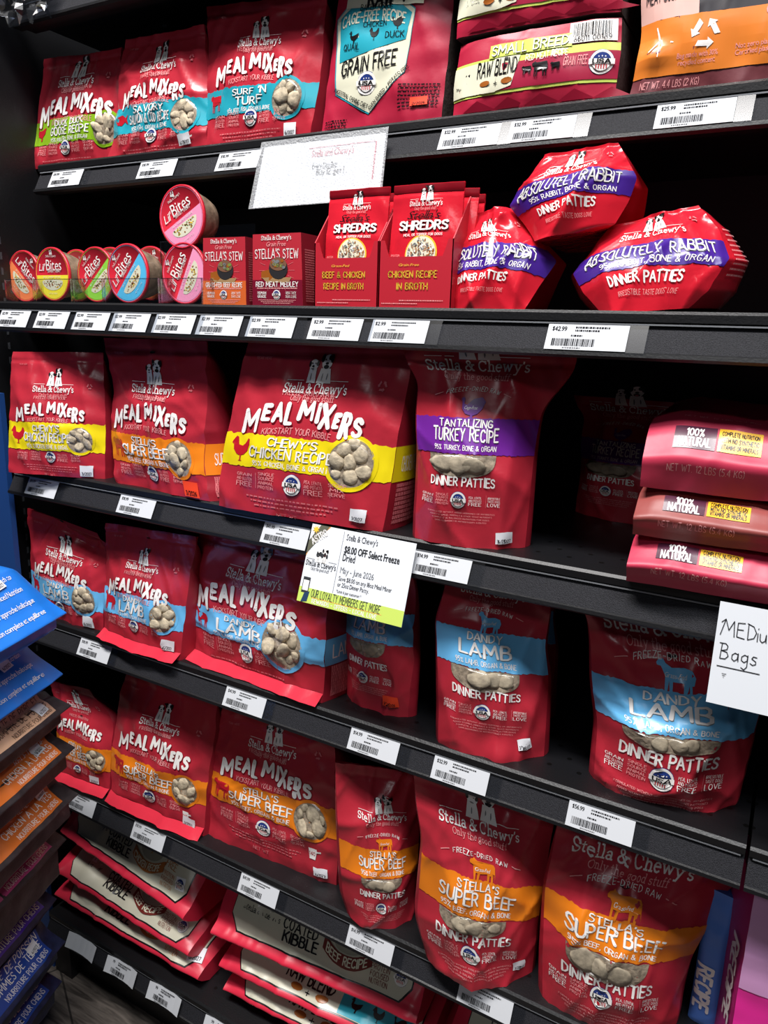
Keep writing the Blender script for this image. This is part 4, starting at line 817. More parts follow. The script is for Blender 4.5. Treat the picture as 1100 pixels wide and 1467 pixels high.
def small_breed(a, pan):
    a.rect('label_band', -.5, .5, .58, .70, LIME, lift=0, nx=20); a.rect('label_band', -.5, .5, .22, .27, LIME, lift=0, nx=20)
    a.rect('label_band', -.5, .5, .26, .6, mat('dull_crimson_ink', (156, 34, 62), BR), lift=1, nx=20)
    a.rect('label_panel', -.5, -.2, .25, .66, CREAM, lift=2, nx=8); a.poly('label_panel', [(-.22, .25), (-.1, .3), (-.06, .68), (-.22, .68)], CREAM, 0, 0, 1, pan.asp, lift=2)
    a.rect('label_panel', -.26, .24, .69, .86, LIME, lift=2, nx=8); a.text('label_lettering', 'SMALL BREED', -.01, .775, .05, WHITE, width=.46, shadow=mat('olive_ink', (110, 122, 40), BR), lift=3)
    a.text('label_lettering', 'RAW BLEND', -.20, .56, .08, BLACK, width=.25, bold=.01, lift=3); brand(a, .38, .15, False, -.41, m_=BLACK, layer='brand_logo')
    a.text('label_lettering', 'RED MEAT RECIPE', .1, .62, .035, WHITE, width=.24, lift=3); a.text('label_lettering', 'GRAIN FREE', .27, .5, .045, PINKW, width=.13, lift=3)
    for x, q in ((-.01, .06), (.07, .1), (.16, .06)): a.poly('animal_icon', COW, BLACK, x, .46, q, lift=3)
    badge(a, .41, .46, .13)
    a.text('label_lettering', '+', -.2, .36, .04, BLACK, lift=3)
    for x in (-.27, -.13): a.poly('food_picture', ell(0, 0, .035, .016, 10), BROWN, x, .37, 1, lift=3)
    for k in range(5):
        a.poly('mountain_print', [(-.42 + .2 * k, .04), (-.32 + .2 * k, .17), (-.2 + .2 * k, .04)], mat('dark_crimson_ink', (138, 20, 44), BR), 0, 0, 1, pan.asp, lift=0)
    a.rect('barcode_panel', .22, .48, .72, .98, WHITE, lift=2); rnd = random.Random(4); x = .245
    while x < .45:
        w_ = rnd.choice((.003, .005, .008)); a.rect('barcode_panel', x, x + w_, .8, .96, BLACK, lift=3); x += w_ + rnd.choice((.004, .006))
    a.text('barcode_panel', '86011 00189', .35, .765, .025, BLACK, width=.2, lift=3)
custom_bag('kibble_bag', 'crimson small breed bag lying flat, lower of two with a barcode facing out', 'pet food bag', [(650, 167), (653, 120), (661, 67)], [(881, 134), (889, 80), (891, 25)], small_breed, CRIM, KRAFT, DECK[1], .12, 2, B=.016, b0=.5, D=.26, dpow=0.0, seal=1.5, seed=52, group='crimson kibble bags')
custom_bag('kibble_bag', 'crimson small breed bag lying flat, upper of two and cut by the photo edge', 'pet food bag', [(655, 59), (660, 10), (668, -45)], [(890, 15), (897, -35), (899, -80)], small_breed, CRIM, KRAFT, None, .12, 2, B=.016, b0=.5, D=.26, dpow=0.0, seal=1.5, seed=53, group='crimson kibble bags')
def orange_art(a, pan):
    dk = mat('charcoal_ink', (44, 40, 44), BR); be = mat('beige_pink_ink', (214, 170, 160), BR); og = mat('pumpkin_ink', (216, 122, 46), BR)
    a.rect('colour_panel', -.5, .5, .095, .40, og, 20, 6); a.rect('colour_panel', -.5, -.16, .40, .99, be, 8, 10); a.rect('colour_panel', -.16, .5, .40, .99, dk, 10, 10)
    a.text('panel_lettering', 'PROTEIN FROM', -.33, .60, .055, dk, width=.22, align='c', bold=.01); a.text('panel_lettering', 'MEAT SOURCES', -.34, .525, .055, dk, width=.24, bold=.01)
    a.text('panel_lettering', 'CHICKEN', .12, .58, .045, be, width=.22)
    recycle(a, 'recycling_mark', -.12, .29, .16, WHITE)
    for r in (.3, 2.4, 4.5): a.put('wind_turbine_mark', a.tf([(-.006, 0), (.006, 0), (.003, .08), (-.003, .08)], -.37, .28, 1, 1, r), [(0, 1, 2, 3)], WHITE, 1)
    a.rect('wind_turbine_mark', -.373, -.369, .19, .28, WHITE, lift=1)
    a.text('panel_lettering', 'Bag made with 30%', -.15, .185, .026, PINKW, width=.22); a.text('panel_lettering', 'recycled content', -.15, .15, .026, PINKW, width=.2); a.text('panel_lettering', 'Not zero plastic impact', .2, .205, .026, PINKW, width=.3); a.text('panel_lettering', 'Certified plastic neutral', .2, .17, .026, PINKW, width=.3)
    a.poly('seal_mark', ell(0, 0, .035, None, 20), PINKW, .23, .37, 1)
    a.text('panel_lettering', 'NET WT. 4.4 LBS (2 KG)', -.28, .05, .035, PINKW, width=.32)
custom_bag('kibble_bag', 'standing pumpkin orange bag with white recycling arrows above a price tag', 'pet food bag', [(901, 143), (912, 100), (919, 54), (919, 0), (922, -120)], [(1180, 106), (1184, 60), (1188, 10), (1190, -60), (1192, -160)], orange_art, mat('maroon_pouch_plastic', (104, 48, 54), .4, bump=.2), SIDE, DECK[1], .12, 3, B=.014, D=.12, seed=54, dpow=.4, push=[(.1, .2, .1, .06, 0, .008, 0)])
# crumpled clear plastic at the end of the fixture
u, v = np.meshgrid(np.linspace(0, 1, 22), np.linspace(0, 1, 14)); rs = np.random.RandomState(3); cr = rs.normal(0, .006, u.shape)
A0 = onY((-30, 40), .06); B0 = onY((75, 18), .06)
PV = [tuple(A0 + (B0 - A0) * a_ + np.array([0, c_, (.12 * b_) + (0 if b_ > 0 else .012 * math.sin(a_ * 23))])) for a_, b_, c_ in zip(u.ravel(), v.ravel(), cr.ravel())]
tag(mk('plastic_bag', PV, grid_faces(22, 14), film('cloudy_plastic', (170, 176, 186), .3, .2), None, None, False), 'crumpled clear plastic hanging beside the upper end of the fixture', 'plastic bag')

# ------------------------------------------------------------------ second shelf: cups, trays, boxes, pouches
Z2 = DECK[2]
def lathe(prof, n=40):
    V = []; F = []
    for y, r in prof: V += [(r * math.cos(2 * PI * i / n), y, r * math.sin(2 * PI * i / n)) for i in range(n)]
    for k in range(len(prof) - 1): F += [(k * n + i, k * n + (i + 1) % n, (k + 1) * n + (i + 1) % n, (k + 1) * n + i) for i in range(n)]
    return V, F
class Disc:
    def __init__(self, r): self.W = 2 * r; self.H = 2 * r; self.asp = 1
    def at(self, u, v, lift=0.0):
        return np.stack([(np.asarray(u) - .5) * self.W, -.0022 - np.asarray(lift), (np.asarray(v) - .5) * self.H], -1)
STEWM = mat('stew_in_clear_cup', (150, 128, 108), .25, bump=.8, bscale=70, var=.35)
CUPR = mat('cup_lid_red', (206, 40, 58), .3)
def cup(px, colour, roll, label, y=.075, r=.043, tilt=0.0, z=None, yaw=0.0):
    o = empty('stew_cup', onY(px, y)); tag(o, label, 'stew cup', 'stew cups with printed lids')
    if z is not None: o.location.z = z
    o.rotation_euler = (tilt, 0, yaw)
    V, F = lathe([(.0, r * .98), (.004, r * .93), (.012, r * .9), (.034, r * .78), (.044, r * .7), (.048, r * .6), (.048, 0.0005)]); mk('tub', V, F, STEWM, None, o, True)
    lid = empty('x', (0, 0, 0)); bpy.data.objects.remove(lid)
    V, F = lathe([(-.002, .0005), (-.002, r * .93), (-.0032, r * .96), (-.0026, r), (.0012, r * 1.01), (.002, r * .96)]); ld = mk('lid', V, F, CUPR, None, o, True)
    a = Art(1); seg = [(x, y_) for x, y_ in ell(0, 0, .455, None, 60) if y_ < .02]; seg = sorted(seg, key=lambda p: math.atan2(p[1], -p[0]))
    ro = roll
    def rp(pts): c, s = math.cos(ro), math.sin(ro); return [(c * x - s * y_, s * x + c * y_) for x, y_ in pts]
    def T(x, y_): c, s = math.cos(ro), math.sin(ro); return c * x - s * y_, .5 + s * x + c * y_
    low = [(.455 * math.cos(t), .455 * math.sin(t)) for t in np.linspace(PI + .04, 2 * PI - .04, 30)]
    a.poly('flavour_panel', rp(low), colour, 0, .5, 1, lift=0)
    ring = ell(0, 0, .49, None, 48); ri = ell(0, 0, .462, None, 48); a.put('flavour_panel', [(x, y_ + .5) for x, y_ in ring + ri], [(i, (i + 1) % 48, 48 + (i + 1) % 48, 48 + i) for i in range(48)], colour, 0)
    food = rp([(.30 * math.cos(t), -.13 + .17 * math.sin(t) * (1 if math.sin(t) < 0 else .18)) for t in np.linspace(0, 2 * PI, 26)[:-1]]); a.poly('food_picture', food, CREAM, 0, .5, 1, lift=1)
    rnd = random.Random(int(px[0]))
    for k in range(46):
        x, y_ = rnd.uniform(-.26, .26), rnd.uniform(-.25, -.12)
        if (x / .27) ** 2 + ((y_ + .13) / .14) ** 2 < 1: c_ = T(x, y_); a.poly('food_picture', ell(0, 0, .018, .012, 6), rnd.choice((BROWN, mat('meat_tan_ink', (176, 140, 110), BR), GOLD, mat('leafy_ink', (120, 140, 70), BR))), c_[0], c_[1], 1, rnd.uniform(.6, 1.2), lift=2)
    def txt(s, x, y_, h, wd, **k):
        c_ = T(x, y_); a.text('lid_lettering', s, c_[0], c_[1], h, k.pop('m', WHITE), width=wd, rot=ro, **k)
    txt('Bites', .07, .17, .2, .44, lift=2); txt('BITES', .07, .165, .001, .001); txt("Lil'", -.27, .13, .13, .17, shear=.2, lift=2); txt('SAVORY STEWS', .06, .06, .05, .36, bold=.02, lift=2)
    txt("Stella & Chewy's", .0, .335, .04, .3, kind='serif', lift=2); txt('IN A SAVORY RECIPE', 0, -.055, .03, .5, lift=2); txt('NET WT 2.75 OZ', 0, -.36, .022, .24, lift=2)
    c_ = T(.0, .41); dogs(a, 'brand_logo', c_[0], c_[1], .09)
    dd = drape(Disc(r), a, ld, {}, None, .0003, .0003)
    return o
PKC = mat('pink_cup_ink', (236, 150, 186), .35); ORC = mat('coral_cup_ink', (240, 130, 78), .35); YLC = mat('yellow_cup_ink', (238, 222, 60), .35); GRC = mat('green_cup_ink', (140, 206, 70), .35); BLC = mat('blue_cup_ink', (84, 184, 228), .35)
cup((36, 396), ORC, -.75, 'stew cup with a coral and red lid at the end of its row', y=.06)
cup((76.5, 393), YLC, 0.0, 'stew cup with a yellow and red lid standing level', y=.05)
cup((138.5, 393.5), GRC, .72, 'stew cup with a green and red lid', y=.06)
cup((184, 392), BLC, .85, 'stew cup with a blue and red lid', y=.05, r=.0445)
cup((265, 392), PKC, 1.1, 'lower stew cup with a pink and red lid, behind clear plastic beside the stew boxes', y=.06, r=.0445)
cup((261.5, 311), PKC, .48, 'stew cup with a pink and red lid perched on top of the clear stand', y=.06, r=.0445)
cup((60, 393), ORC, -.4, 'stew cup mostly hidden behind the coral and yellow lidded cups', y=.15)
cup((112, 394), YLC, -.7, 'stew cup with a red lid peeking out between the yellow and green lidded cups', y=.12)
cup((160, 392), GRC, -1.2, 'stew cup with a green rim peeking out between the green and blue lidded cups', y=.12)
cup((217, 392), ORC, -.3, 'stew cup with a red lid behind the blue lidded cup', y=.12)
def tray(x0, x1, h, label, y0=.03, d=.2):
    r = tag(empty('display_tray', ((x0 + x1) / 2, y0, Z2 + .001)), label, 'tray', 'clear plastic display trays'); w2 = (x1 - x0) / 2; t = .0012
    mk('front_wall', *boxg(-w2, w2, 0, t, 0, h), CLEAR, None, r); mk('back_wall', *boxg(-w2, w2, d - t, d, 0, h * 1.4), CLEAR, None, r)
    for sx in (-1, 1): mk('side_wall', *boxg(sx * w2 - t / 2, sx * w2 + t / 2, t, d - t, 0, h), CLEAR, None, r)
    mk('tray_base', *boxg(-w2, w2, t, d - t, 0, t), CLEAR, None, r)
    acc = ([], [])
    for i in range(9): add(acc, boxg(w2 - .0025, w2 + .0002, .02 + i * .017, .026 + i * .017, h - .012, h + .001))
    mk('rib', acc[0], acc[1], film('rib_plastic', (250, 250, 252), .45, .15), None, r)
    acc = ([], []); add(acc, boxg(-w2, w2, -.0006, .0016, h - .001, h + .0006)); add(acc, boxg(-w2, -w2 + .0012, -.0006, .0016, 0, h)); add(acc, boxg(w2 - .0012, w2, -.0006, .0016, 0, h)); mk('rim', acc[0], acc[1], film('rim_plastic', (240, 242, 246), .35, .15), None, r)
XT = [onY((p, 432), .03)[0] for p in (9, 49, 51, 103, 106, 148, 150, 228, 231, 290)]
for i, lb in enumerate(('under the coral lidded cup', 'under the yellow lidded cup', 'under the green lidded cup', 'under the blue lidded cup', 'under the lower pink lidded cup')):
    tray(XT[2 * i], XT[2 * i + 1], .036, 'low clear plastic display tray ' + lb)
XS = [onY((p, 360), .11)[0] for p in (231, 290)]
tray(XS[0] + .0, XS[1] + .01, .098, 'tall clear plastic stand holding the topmost pink cup', .108, .12)

def carton(name, label, cat, TLp, BLp, TRp, BRp, y0, D, mats, arts, group=None, lean=0.0):
    pan = Panel([BLp, TLp], [BRp, TRp], Z2, y0, lean, B=.0006, b0=.6, p=4, wr=.0001, crease=0.0, sealv=1.4)
    r = tag(empty(name, pan.O, pan.rz), label, cat, group)
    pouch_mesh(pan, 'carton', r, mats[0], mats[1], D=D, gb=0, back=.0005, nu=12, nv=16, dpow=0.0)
    a = Art(pan.asp); arts(a, pan); drape(pan, a, r, NAMES, step=.15, lift0=.0004, liftk=.0003)
    print('BOX', label[:30], 'W %.3f H %.3f top %.3f O %s' % (pan.W, pan.H, pan.topz, np.round(pan.O, 3)))
    return r, pan
def stew_art(low, nm, rec):
    def f(a, pan):
        a.rect('recipe_panel', -.5, .5, 0, .37, low, 2, 2)
        a.text('brand_logo', "Stella & Chewy's", 0, .945, .065, WHITE, width=.62, kind='serif'); a.text('title', 'Grain Free', 0, .86, .07, PINKW, width=.4, shear=.25)
        a.text('title', "STELLA'S STEW", 0, .73, .14, WHITE, width=.88, jit=.05)
        for k in range(18): t = k / 18 * 2 * PI; a.put('food_picture', a.tf([(.24, -.003), (.36, -.003), (.36, .003), (.24, .003)], 0, .50, 1, 1, t), [(0, 1, 2, 3)], MIDW, 0)
        a.poly('food_picture', ell(-.18, -.09, .16, .09, 5), BROWN, 0, .52, 1, lift=1); a.poly('food_picture', [(-.3, -.12), (.3, -.12), (.24, -.2), (-.2, -.2)], mat('board_ink', (160, 128, 90), BR), 0, .51, 1, lift=1)
        a.poly('food_picture', ell(0, 0, .19, .17, 20), mat('bowl_ink', (46, 44, 46), BR), .04, .53, 1, lift=2); a.poly('food_picture', ell(0, .05, .17, .10, 20), mat('stew_ink', (122, 86, 66), BR), .04, .54, 1, lift=3)
        rnd = random.Random(len(rec))
        for k in range(14): a.poly('food_picture', ell(rnd.uniform(-.12, .12), .05 + rnd.uniform(-.05, .05), .035, .026, 7), rnd.choice((GREY, BROWN, mat('chunk_ink', (90, 76, 66), BR), mat('leafy_ink', (120, 140, 70), BR))), .04, .54, 1, lift=4)
        a.text('recipe', rec, 0, .31, .075, WHITE, width=.84, bold=.02, lift=1); a.dashes('recipe', 0, .255, .8, .018, PINKW, 3)
        a.text('claims', 'HUMAN', -.3, .19, .042, WHITE, width=.17, bold=.02, lift=1); a.text('claims', 'GRADE', -.3, .14, .042, WHITE, width=.17, bold=.02, lift=1); a.text('claims', 'GREAT TASTE', .28, .19, .04, WHITE, width=.2, lift=1); a.text('claims', 'DOGS LOVE', .28, .14, .04, WHITE, width=.2, lift=1)
        badge(a, 0, .165, .16)
        for k in range(3): a.dashes('claims', 0, .09 - .022 * k, .74 - .1 * k, .01, PINKW, 5 + k)
    return f
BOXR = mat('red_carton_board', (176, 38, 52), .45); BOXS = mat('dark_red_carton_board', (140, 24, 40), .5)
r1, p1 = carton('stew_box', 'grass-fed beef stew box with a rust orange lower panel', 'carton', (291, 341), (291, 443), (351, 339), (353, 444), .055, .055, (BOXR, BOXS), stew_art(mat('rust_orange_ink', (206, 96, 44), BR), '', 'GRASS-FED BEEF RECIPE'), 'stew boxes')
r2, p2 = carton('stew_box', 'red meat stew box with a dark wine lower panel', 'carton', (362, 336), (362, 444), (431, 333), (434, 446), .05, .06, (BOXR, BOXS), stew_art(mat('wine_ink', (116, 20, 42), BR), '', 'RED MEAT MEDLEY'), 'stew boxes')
for r_, p_ in ((r1, p1), (r2, p2)):
    sp = SidePanel(p_); a = Art(sp.asp)
    for k in range(22): a.dashes('side_print', 0, .78 - k * .033, .8, .03, MIDW, k)
    drape(sp, a, r_, NAMES)
# display cartons with shreds pouches
def shred_art(rec1, rec2):
    def f(a, pan):
        a.rect('top_seal', -.5, .5, .93, .995, DRED, 10, 2)
        brand(a, .84, .46, True, 0, layer='brand_logo')
        a.text('title', "Stella's", 0, .745, .10, BLACK, width=.46, shear=.35, lift=2); a.text('title', 'SHREDRS', 0, .66, .105, WHITE, width=.68, bold=.045, shadow=BLACK, lift=1); a.text('title', 'MEAL OR TOPPER FOR DOGS', 0, .585, .03, WHITE, width=.56, bold=.02)
        a.poly('food_picture', ell(0, 0, .235, None, 36), GOLD, 0, .43, 1, lift=0); a.poly('food_picture', ell(0, 0, .215, None, 36), CREAM, 0, .43, 1, lift=1); rnd = random.Random(7)
        for k in range(150):
            r_ = .195 * math.sqrt(rnd.random()); t = rnd.uniform(0, 6.28); a.poly('food_picture', ell(0, 0, .02, .009, 6), rnd.choice((BROWN, WHITE, mat('meat_tan_ink', (176, 140, 110), BR), mat('chunk_ink', (90, 76, 66), BR), GREY)), r_ * math.cos(t), .43 + r_ * math.sin(t) / pan.asp, 1, rnd.uniform(.7, 1.2), rnd.uniform(0, 3), lift=2)
        a.poly('hang_hole', ell(0, 0, .03, .008, 12), BLACK, 0, .975, 1)
        a.text('claims', 'PROTEIN', -.38, .42, .025, PINKW, width=.12); a.text('claims', 'VITAMINS', .38, .4, .025, PINKW, width=.12)
    return f
CART = mat('red_display_board', (182, 26, 44), .5)
def shreds(label_c, labels, TL, BL, TR, BR_, y0, rec, seed, nb=2):
    A, Bp = onY(BL, y0), onY(BR_, y0); xc = (A[0] + Bp[0]) / 2; wd = Bp[0] - A[0]; top = onY(TL, y0 + .02)[2]; h = top - Z2
    r = tag(empty('display_carton', (xc, y0, Z2)), label_c, 'carton', 'open display cartons'); hw = wd / 2; t = .0015; dp = .085
    # low front wall with a scooped middle
    n = 30; xs = np.linspace(-hw, hw, n); fh = [h * (.66 if abs(x) > hw * .86 else .50 if abs(x) < hw * .74 else .50 + .16 * (abs(x) / hw - .74) / .12) * .82 for x in xs]
    V = []; F = []
    for x, z in zip(xs, fh): V += [(x, 0, 0), (x, 0, z), (x, t, z), (x, t, 0)]
    for i in range(n - 1):
        b = 4 * i; F += [(b, b + 4, b + 5, b + 1), (b + 1, b + 5, b + 6, b + 2), (b + 2, b + 6, b + 7, b + 3)]
    mk('front_wall', V, F, CART, None, r)
    for sx in (-1, 1):
        x0 = sx * hw - (t if sx > 0 else 0); V = [(x0 + q, y, z) for q in (0, t) for y, z in ((0, 0), (dp, 0), (dp, h * .93), (dp * .55, h * .93), (0, h * .54))]
        mk('side_wall', V, [(0, 1, 2, 3, 4), (9, 8, 7, 6, 5)] + [(i, (i + 1) % 5, 5 + (i + 1) % 5, 5 + i) for i in range(5)], CART, None, r)
    mk('back_wall', *boxg(-hw, hw, dp, dp + t, 0, h * .93), CART, None, r); mk('carton_floor', *boxg(-hw + t, hw - t, t, dp, 0.0003, t), CART, None, r)
    fl = Flat((-hw + xc, y0 - .0001, Z2), (hw + xc, y0 - .0001, Z2), (hw + xc, y0 - .0001, Z2 + h), (-hw + xc, y0 - .0001, Z2 + h)); a = Art(fl.asp)
    a.text('recipe_lettering', 'Grain Free' if seed else 'Grass-Fed', -.08, .345, .03, GOLD, width=.28, shear=.2); a.text('recipe_lettering', rec[0], -.03, .27, .075, GOLD, width=.66, bold=.02); a.text('recipe_lettering', rec[1], -.03, .175, .075, GOLD, width=.62 if len(rec[1]) > 10 else .42, bold=.02); a.dashes('small_print', .1, .06, .6, .012, PINKW, 2); a.dashes('small_print', -.2, .035, .5, .012, PINKW, 3)
    out = drape(fl, a, r, {}, None, .0004, .0003)
    for o in out.values(): o.location = (0, 0, h)
    first = None
    for i, lb in enumerate(labels):
        yy = y0 + .012 + i * .02; pw = wd * .94 if i == 0 else wd * .9; dx = .0 if i == 0 else .012
        def PXL(x, y, z): return proj_px((x, y, z))
        pan = Panel([PXL(xc - pw / 2, yy, Z2 + .002), PXL(xc - pw / 2, yy + .01, Z2 + h * .5), PXL(xc - pw / 2, yy + .018, Z2 + h)], [PXL(xc + pw / 2, yy, Z2 + .002), PXL(xc + pw / 2, yy + .01, Z2 + h * .5), PXL(xc + pw / 2, yy + .018, Z2 + h)], Z2 + .002, yy, 5, B=.007, b0=.2, p=2.5, wr=.0008, crease=.0012, seed=seed + i)
        q = tag(empty('meal_pouch', pan.O + np.array([dx, 0, -.004 * i]), pan.rz), lb, 'food pouch', 'shredded meal pouches')
        pouch_mesh(pan, 'pouch', q, REDB, REDB, D=.004, back=.004, nu=30, nv=44)
        if i == 0 or True:
            aa = Art(pan.asp); shred_art(*rec)(aa, pan); drape(pan, aa, q, NAMES, step=.08)
    return r
def proj_px(wp):
    q = RW.T @ (np.array(wp, float) - CAM); return (CX + FPX * q[0] / q[2], CY + FPX * q[1] / q[2])
shreds('open red display carton beside the wine red stew box', ['front pouch with a beef and chicken broth label in the carton by the stew boxes', 'rear pouch in the beef and chicken broth carton'], (448, 273), (450, 447), (543, 268), (540, 448), .02, ("BEEF & CHICKEN", "RECIPE IN BROTH"), 0)
shreds('open red display carton beside the tipped rabbit bags', ['front pouch in the chicken broth carton, with a picture of shredded meat', 'middle pouch peeking from behind in the chicken broth carton', 'rear pouch in the chicken broth carton'], (545, 266), (541, 448), (658, 266), (645, 449), .02, ("CHICKEN RECIPE", "IN BROTH"), 5)

# tipped rabbit bags
def rabbit_art(vs, b0, b1, vd, vl, cx=0.0, k=1.0, dv=.0, sl=0.0):
    def f(a, pan):
        brand(a, vs, .5 * k, False, cx)
        a.rect('recipe_band', -.5, .5, b0, b1, INDI, 60, 16, lift=0, rag=.007, seed=3); bh = (b1 - b0) * pan.asp
        a.text('recipe', 'ABSOLUTELY RABBIT', cx, b0 + (b1 - b0) * .66, bh * .42, WHITE, width=.86 * k, jit=.1, seed=2, shadow=GREY, bold=.0)
        a.text('recipe', '95% RABBIT, BONE & ORGAN', cx + .04, b0 + (b1 - b0) * .21, bh * .2, WHITE, width=.74 * k, jit=.1, seed=5, bold=.01)
        a.text('title', 'DINNER PATTIES', cx - .02, vd, .075 * k, WHITE, width=.56 * k, bold=.035, jit=.08, seed=4)
        a.text('claims', 'IRRESISTIBLE TASTE DOGS LOVE', cx, vl, .03 * k, PINKW, width=.5 * k)
        recycle(a, 'recycling_mark', .36, .5 * (vs + 1) - .02, .07, MIDW)
    return f
def rabbit(label, L, R, y0, z0, lean, D, art, seed, roll=0.0, gb=-.02, B=.026, push=()):
    r, pan = custom_bag('dinner_patty_bag', label, 'pet food bag', L, R, art, REDB, REDB, z0, y0, lean, B=B, b0=.55, p=2.4, D=D, gb=gb, wr=.0013, cre=.0034, seed=seed, seal=.97, dpow=.8, group='tipped rabbit patty bags', roll=roll, push=push, back=.02, sm=3)
    sp = SidePanel(pan); a = Art(sp.asp)
    for k in range(10): a.dashes('side_print', -.22, .72 - k * .05, .36, .012, PINKW, k)
    drape(sp, a, r, NAMES)
    return r
rabbit('tipped rabbit bag nearest the display cartons, beneath the other two', [(655, 449), (648, 430), (646, 386), (660, 345), (674, 306)], [(754, 449), (780, 400), (797, 374), (765, 336), (737, 302)], .035, Z2, 20, .07, rabbit_art(.68, .31, .585, .235, .14, -.06, 1.0), 61, push=[(.7, .95, .2, .12, 0, .012, 0)])
rabbit('tipped rabbit bag perched on top of the other two rabbit bags', [(768, 333), (750, 306), (730, 280), (750, 250), (780, 204)], [(850, 346), (878, 310), (897, 275), (910, 240), (884, 188)], .05, None, 16, .12, rabbit_art(.69, .34, .61, .25, .14, 0, .95), 62, roll=.14)
rabbit('largest tipped rabbit bag, lying at the open end of the second shelf', [(866, 451), (838, 424), (822, 393), (846, 362), (876, 322)], [(985, 453), (1014, 418), (1044, 373), (1030, 331), (1000, 291)], .03, Z2, 24, .14, rabbit_art(.72, .33, .60, .235, .13, .02, .98), 63, roll=.1, gb=.022)

# ------------------------------------------------------------------ twelve pound bags on the third shelf
def twelve(label, y, zA, xl, zt, m_, art_m, seed, dx=0.0):
    sec = [(.0, 0), (.004, .01), (.012, (zt) * .42), (.012, zt * .5), (.004, zt * .62), (-.006, zt * .8), (-.02, zt * .96), (-.05, zt * 1.0), (-.12, zt * 1.0)]
    A = np.array([xl, y, zA]); B = np.array([xl + .40, y + .02, zA]); sw = Sweep(A, B, sec, .0012, seed, shrink=.008, sag=.003)
    r = tag(empty('kibble_bag', sw.O, sw.rz), label, 'pet food bag', 'twelve pound bags in a stack')
    sweep_mesh(sw, 'bag_body', r, m_, m_, depth=.3)
    a = Art(sw.asp); mr = ink('aubergine_ink', (74, 30, 52)); yl = ink('amber_ink', (236, 178, 40)); H = sw.H
    v0, v1 = (zt * .52 + .012) / H, (zt * .84 + .016) / H; x0 = -.5 + .085 / .4 + dx
    a.rect('claim_patch', x0 - .145, x0 - .045, v0, v1, mr, 8, 4, lift=0); a.rect('claim_patch', x0 - .04, x0 + .06, v0, v1, yl, 8, 4, lift=0)
    a.text('claim_lettering', '100%', x0 - .095, v0 + (v1 - v0) * .7, .022, WHITE, width=.04, bold=.04, lift=1); a.text('claim_lettering', 'NATURAL', x0 - .095, v0 + (v1 - v0) * .28, .023, WHITE, width=.075, bold=.04, lift=1)
    for i, s in enumerate(('COMPLETE NUTRITION', 'WITH NO SYNTHETIC', 'VITAMINS OR MINERALS')): a.text('claim_lettering', s, x0 + .01, v0 + (v1 - v0) * (.78 - .28 * i), .012, BLACK, width=.085, bold=.03, lift=1)
    a.text('weight_lettering', 'NET WT. 12 LBS (5.4 KG)', x0 - .06, (zt * .28 + .008) / H, .019, PINKW, width=.18)
    a.text('weight_lettering', 'NET WT. 12 LBS (5.4 KG)', x0 - .04, min(.97, (zt * 1.0 + .03) / H), .018, PINKW, width=.18)
    drape(sw, a, r, {}, step=.04)
    return r
M12 = mat('rose_red_paper', (190, 50, 78), .45, bump=.3, bscale=30); M12B = mat('brick_brown_paper', (140, 66, 62), .45, bump=.3, bscale=30)
xa = onY((896, 838), -.015); xb = onY((906, 766), -.008); xc_ = onY((914, 698), .0); xt = onY((924, 600), .0)
twelve('rose red 12 pound bag at the bottom of its stack of three', -.015, DECK[3] + .0005, xa[0], xb[2] - DECK[3] - .002, M12, None, 71)
twelve('brown 12 pound bag in the middle of its stack of three', -.008, xb[2], xb[0], xc_[2] - xb[2] - .002, M12B, None, 72)
twelve('rose red 12 pound bag topmost of its stack of three', .0, xc_[2], xc_[0] + .002, xt[2] - xc_[2], M12, None, 73)

